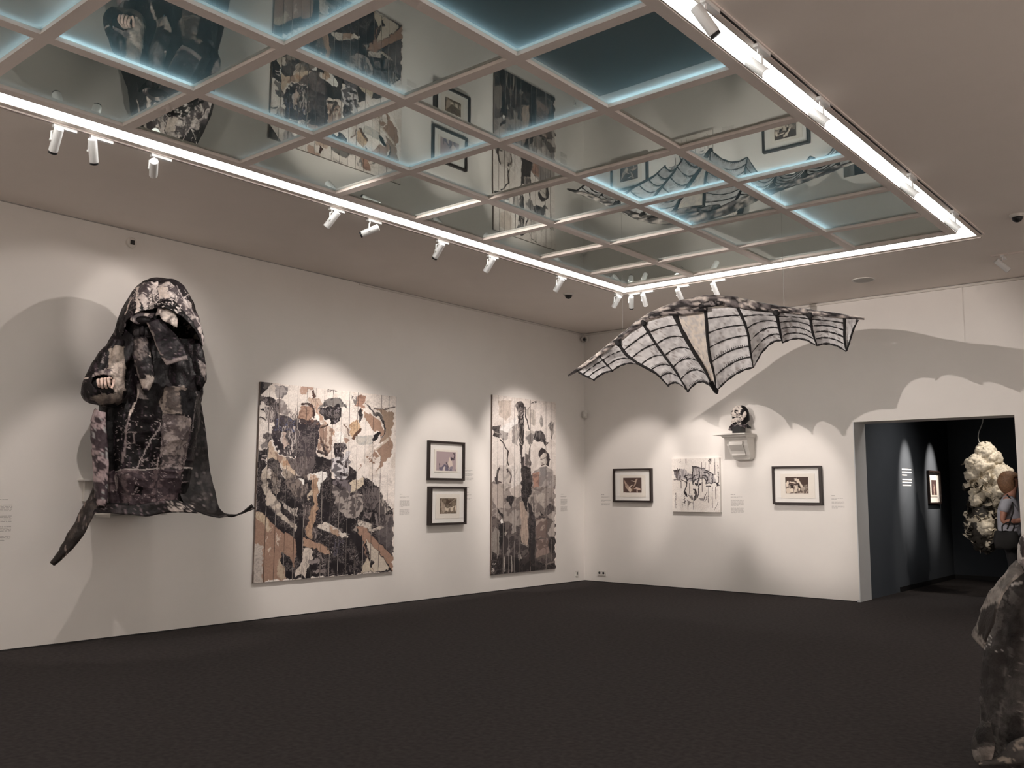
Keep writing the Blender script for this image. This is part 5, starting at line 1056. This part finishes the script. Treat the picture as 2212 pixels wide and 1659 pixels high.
for (z, hx, hy) in ((.78, .11, .04), (.81, .14, .055), (.90, .155, .06), (.99, .14, .045), (1.01, .12, .02)):
    L_.append([pp(-.06+hx*math.copysign(abs(math.cos(a))**.6, math.cos(a)), -.32+hy*math.copysign(abs(math.sin(a))**.6, math.sin(a)), z+.012*math.sin(5*a)) for a in np.linspace(0, 2*math.pi, 28, endpoint=False)])
b.grid(np.array(L_), cv=True); b.f.append(list(range(28))); b.f.append([4*28+i for i in range(28)][::-1]); b.build('bag_body', M['leather'], bag, smooth=True)
b = MB(); b.tube(smoothcurve([pp(-.10, -.33, 1.0), pp(-.10, -.34, 1.09), pp(-.02, -.34, 1.14), pp(.05, -.34, 1.10), pp(.02, -.33, 1.0)], 24), .009, 8); b.build('handle', M['leather'], bag, smooth=True)
b = MB(); b.tube(smoothcurve([pp(-.02, -.16, 1.50), pp(.03, -.20, 1.42), pp(.05, -.25, 1.30), pp(.0, -.30, 1.15), pp(-.04, -.32, 1.04)], 24), .010, 8); b.build('strap', M['leather'], bag, smooth=True)

# ------------------------------------------------------------------ grey cloaked figure in the near foreground
QP = Plane(8.25, -7.05)
clk = thing('cloaked_figure', 'stiff grey painted cloak sculpture standing on the carpet, cut by the view edge', 'sculpture', tuple(QP.at(2270, 1645, 0)))
def ck_x(p):
    p.put(np.ones(len(p.X), bool), (84,80,78), .7, (62,58,57), 'big', .5); p.put(p.mid > .62, (106,101,98)); p.put(p.fine > .84, (140,133,129))
    p.flecks([(2130,1370),(2180,1370),(2180,1430),(2130,1430)], (196,190,186), .70); p.poly([(2128,1400),(2180,1400),(2180,1500),(2130,1560)], (62,58,57), .5, (88,84,82), 'mid'); p.stroke([(2176,1500),(2166,1560),(2160,1600)], 6, (120,114,110), a=.6); p.poly([(2185,1540),(2212,1510),(2230,1600),(2190,1610)], (58,54,53)); p.stroke([(2190,1262),(2212,1255)], 5, (190,184,180)); p.stroke([(2160,1285),(2190,1300)], 3, (50,47,46))
def grey(seed, x=ck_x, base=(70,66,64)):
    def f(PX, PY):
        p = Paint(PX.ravel(), PY.ravel(), base, seed, warp=3, fs=2.4); 
        if x: x(p)
        return p.C
    return f
P, TH, PX, PY = loft(QP, [(1205,2222,2330),(1230,2192,2352),(1260,2168,2372),(1300,2150,2390),(1350,2138,2400),(1400,2130,2408),(1450,2127,2412),(1500,2124,2414),(1560,2126,2416),(1600,2130,2420),(1640,2134,2424)], .85, 150, 150, 0, [(7, .07, .9, .5), (12, .04, 2.0, -.8), (4, .08, 2.6, .4)], 35, .05, 4)
b = MB(); b.grid(P, cv=True); b.f.append(list(range(150))[::-1]); b.build('cloak', M['greycloth'], clk, smooth=True, col=grey(101)(PX, PY))
gs = dict(parent=clk, pl=QP, m='greycloth')
sheet('shoulder_fold', [(2196,1212),(2170,1250),(2142,1282),(2122,1320),(2112,1348),(2103,1373)], [(2212,1236),(2190,1258),(2168,1290),(2156,1322),(2148,1356),(2126,1402)], [-.1,-.25,-.3,-.3,-.3,-.3], [-.2,-.4,-.46,-.48,-.48,-.42], grey(103, lambda p: (p.put(p.mid > .5, (150,142,136)), p.poly([(2120,1322),(2160,1300),(2160,1420),(2116,1372)], (58,53,51))), (110,104,100)), 46, 12, .03, 8, 31, **gs)
sheet('base_curl', [(2124,1560),(2112,1578),(2104,1602),(2106,1622),(2112,1646)], [(2140,1562),(2144,1590),(2146,1612),(2140,1632),(2132,1650)], [-.25,-.3,-.34,-.36,-.36], [-.4,-.44,-.46,-.46,-.44], grey(105, lambda p: (p.poly([(2112,1574),(2150,1570),(2150,1606),(2116,1606)], (38,35,34)), p.poly([(2104,1620),(2150,1612),(2150,1650),(2110,1645)], (150,142,136), .6, (90,84,80)))), 40, 12, .03, 8, 33, .05, **gs)
sheet('hem', [(2112,1640),(2150,1628),(2180,1600),(2212,1590),(2260,1600),(2330,1620)], [(2114,1654),(2150,1652),(2190,1652),(2225,1655),(2280,1656),(2340,1656)], -.44, -.54, grey(107, lambda p: p.put(p.mid > .55, (140,130,120))), 50, 10, .04, 6, 34, .03, **gs)
sheet('collar', [(2196,1206),(2194,1190),(2196,1174),(2200,1160),(2206,1152),(2216,1148),(2240,1150)], [(2214,1240),(2206,1216),(2206,1196),(2210,1180),(2218,1170),(2228,1166),(2250,1172)], -.10, -.24, grey(109, lambda p: (p.put(p.mid > .42, (206,198,194)), p.poly([(2198,1172),(2208,1158),(2214,1200),(2204,1206)], (70,62,62))), (130,122,122)), 40, 12, .03, 9, 36, .03, **gs)
sheet('collar', [(2240,1205),(2262,1180),(2280,1150),(2296,1120),(2310,1100)], [(2300,1212),(2312,1190),(2318,1160),(2320,1130),(2318,1104)], -.1, -.05, grey(110), 40, 12, .03, 9, 37, .03, **gs)
# stand hidden inside the cloak
b = MB(); c0 = QP.at(2270, 1600, 0); b.tube([(c0[0], c0[1], 0), (c0[0], c0[1], .02)], .22, 28); b.tube([(c0[0], c0[1], .02), (c0[0], c0[1], 1.15)], .02, 12); b.build('stand', M['black'], clk)

# ------------------------------------------------------------------ small fittings
def dome(px, py, label, rad=.062):
    p = onz(px, py, H); t = thing('dome_camera', label, 'camera', (p[0], p[1], H), 'ceiling dome cameras')
    b = MB(); b.tube([p, p+(0, 0, -.008), p+(0, 0, -.028)], [rad*1.25, rad*1.25, rad*1.0], 24); b.build('housing', M['plastic'], t, smooth=False)
    b = MB(); a = np.linspace(0, math.pi/2, 8); b.tube([p+(0, 0, -.0285-rad*.8*math.sin(x)) for x in a], [max(.004, rad*.82*math.cos(x)) for x in a], 20); b.build('dark_dome', M['black'], t, smooth=True)
dome(1228, 634, 'ceiling dome camera near the room corner beside the far spotlights'); dome(2197, 464, 'ceiling dome camera right of the wide light slot corner')
p = onz(1865, 604, H); sp_ = thing('ceiling_speaker', 'round flush ceiling speaker grille above the bat wing', 'speaker', (p[0], p[1], H))
b = MB(); b.tube([p+(0, 0, 0), p+(0, 0, -.010)], [.145, .145], 36); b.build('rim', M['plastic'], sp_); b = MB(); b.tube([p+(0, 0, -.0102), p+(0, 0, -.013)], [.125, .122], 36); b.build('mesh_cover', M['greyplastic'], sp_)
p = onx(282, 525); th_ = thing('wall_sensor', 'small white wall sensor with dark square high on the left wall', 'sensor', (0, p[1], p[2]))
b = MB(); b.tube([(0, p[1], p[2]), (.035, p[1], p[2]), (.042, p[1], p[2])], [.055, .055, .045], 20); b.build('housing', M['plastic'], th_); boxo('dark_window', (.0425, p[1]-.024, p[2]-.024), (.047, p[1]+.024, p[2]+.024), M['black'], th_)
cc_ = thing('corner_camera', 'white ball camera with black lens in the top room corner', 'camera', (.09, -.09, 4.19))
b = MB(); c = np.array([.09, -.09, 4.19]); d = np.array([.35, -.90, -.25]); d /= np.linalg.norm(d); b.tube([c-d*.06, c-d*.045, c-d*.02, c+d*.03, c+d*.05], [.03, .052, .062, .060, .046], 22); b.build('ball', M['plastic'], cc_, smooth=True)
b = MB(); b.tube([c+d*.0505, c+d*.056], [.026, .024], 16); b.build('lens', M['black'], cc_); b = MB(); b.tube([(.003, -.09, 4.20), (.06, -.09, 4.20)], .022, 10); b.build('wall_mount', M['plastic'], cc_)
md = thing('motion_detector', 'white motion detector in the room corner beside the tall painting', 'detector', (.05, -.06, 2.80))
b = MB(); b.tube([(.055, -.055, 2.80), (.055, -.055, 2.815), (.06, -.06, 2.90), (.055, -.055, 2.925)], [.030, .048, .050, .034], 8); b.build('housing', M['plastic'], md); boxo('lens_window', (.085, -.125, 2.83), (.102, -.085, 2.865), M['mount'], md)
def plate(name, label, cat, lo, hi, holes, wall):
    t = thing(name, label, cat, tuple((np.array(lo)+np.array(hi))/2)); boxo('faceplate', lo, hi, M['plastic'], t)
    for (u, z, r) in holes:
        b = MB()
        if wall == 'y': b.tube([(u, lo[1]-.0005, z), (u, lo[1]-.002, z)], r, 14)
        else: b.box((hi[0]+.0002, u-r*.6, z-r*1.6), (hi[0]+.002, u+r*.6, z+r*1.6))
        b.build('socket_hole', M['black'], t)
    return t
plate('wall_socket', 'white double wall socket low on the back wall by the corner', 'socket', (.275, -.018, .11), (.435, -.0003, .19), [(.315, .152, .021), (.395, .152, .021)], 'y')
plate('data_outlet', 'white outlet plate with one slot low beside the tall painting', 'outlet', (.0003, -.275, .09), (.016, -.20, .185), [(-.237, .142, .014)], 'x')
# wall texts: too small to read in the photograph, so lines of word-length dashes
def wall_text(wall, u0, u1, z0, z1, blocks, label, seed, m='text', flip=1):
    r = np.random.default_rng(seed); b = MB(); Lh = .0092; z = z1
    for (n, hgt, gap, full) in blocks:
        for k in range(n):
            u = u0; end = u0+(u1-u0)*(full if k < n-1 else r.uniform(.35, .95)*full); 
            while u < end-.008:
                w = min(r.uniform(.012, .05), end-u); lo, hi = (u, z-hgt), (u+w, z)
                if wall == 'x': b.box((.0004, lo[0], lo[1]), (.0014, hi[0], hi[1]))
                elif wall == 'y': b.box((lo[0], -.0014, lo[1]), (hi[0], -.0004, hi[1]))
                else: b.box((DX0+.0004, lo[0], lo[1]), (DX0+.0014, hi[0], hi[1]))
                u += w+r.uniform(.005, .010)
            z -= hgt+gap
        z -= .024
    loc = (0, u0, z0) if wall == 'x' else ((u0, 0, z0) if wall == 'y' else (DX0, u0, z0))
    t = thing('wall_text', label, 'wall text', loc, 'museum wall texts'); o = b.build('lettering', M[m], t); o['kind'] = 'stuff'; return t
B3 = [(1, .011, .005, .5), (2, .006, .007, .9), (3, .006, .007, 1), (3, .006, .007, 1)]
BL = [(1, .009, .006, .5), (2, .005, .006, .9), (9, .005, .006, 1), (8, .005, .006, 1)]
wall_text('x', -9.86, -9.44, 1.0, 1.42, [(2, .007, .008, .9), (6, .006, .007, 1), (6, .006, .007, 1), (5, .006, .007, 1), (4, .006, .007, 1)], 'tall grey wall text at the edge of the view, left of the hooded figure', 1)
wall_text('x', -4.38, -4.19, 1.23, 1.478, BL, 'grey wall text between the large plank painting and the framed pair', 2)
wall_text('x', -3.057, -2.875, 1.68, 1.871, B3, 'grey wall text beside the upper print of the framed pair', 3)
wall_text('x', -3.053, -2.875, 1.44, 1.583, [(1, .011, .005, .5), (1, .006, .007, .7), (1, .006, .007, .5), (2, .006, .007, .8), (2, .006, .007, .9)], 'grey wall text beside the lower print of the framed pair', 4)
wall_text('x', -.69, -.51, 1.13, 1.483, BL, 'grey wall text between the tall painting and the room corner', 5)
wall_text('y', .354, .54, 1.338, 1.478, B3, 'grey wall text between the room corner and its nearest framed print', 6)
wall_text('y', 2.772, 2.985, 1.13, 1.49, BL, 'tall grey wall text right of the square panel painting', 7)
wall_text('y', 4.352, 4.535, 1.318, 1.481, B3, 'grey wall text beside the framed print by the doorway', 8)
_a = onx(1948, 1012, DX0); _b = onx(1970, 1048, DX0)
wall_text('z', float(_a[1]), float(_b[1]), float(_b[2]), float(_a[2]), [(3, .020, .026, 1), (3, .020, .026, 1)], 'white wall text on the dark wall beyond the doorway', 9, 'text_white')
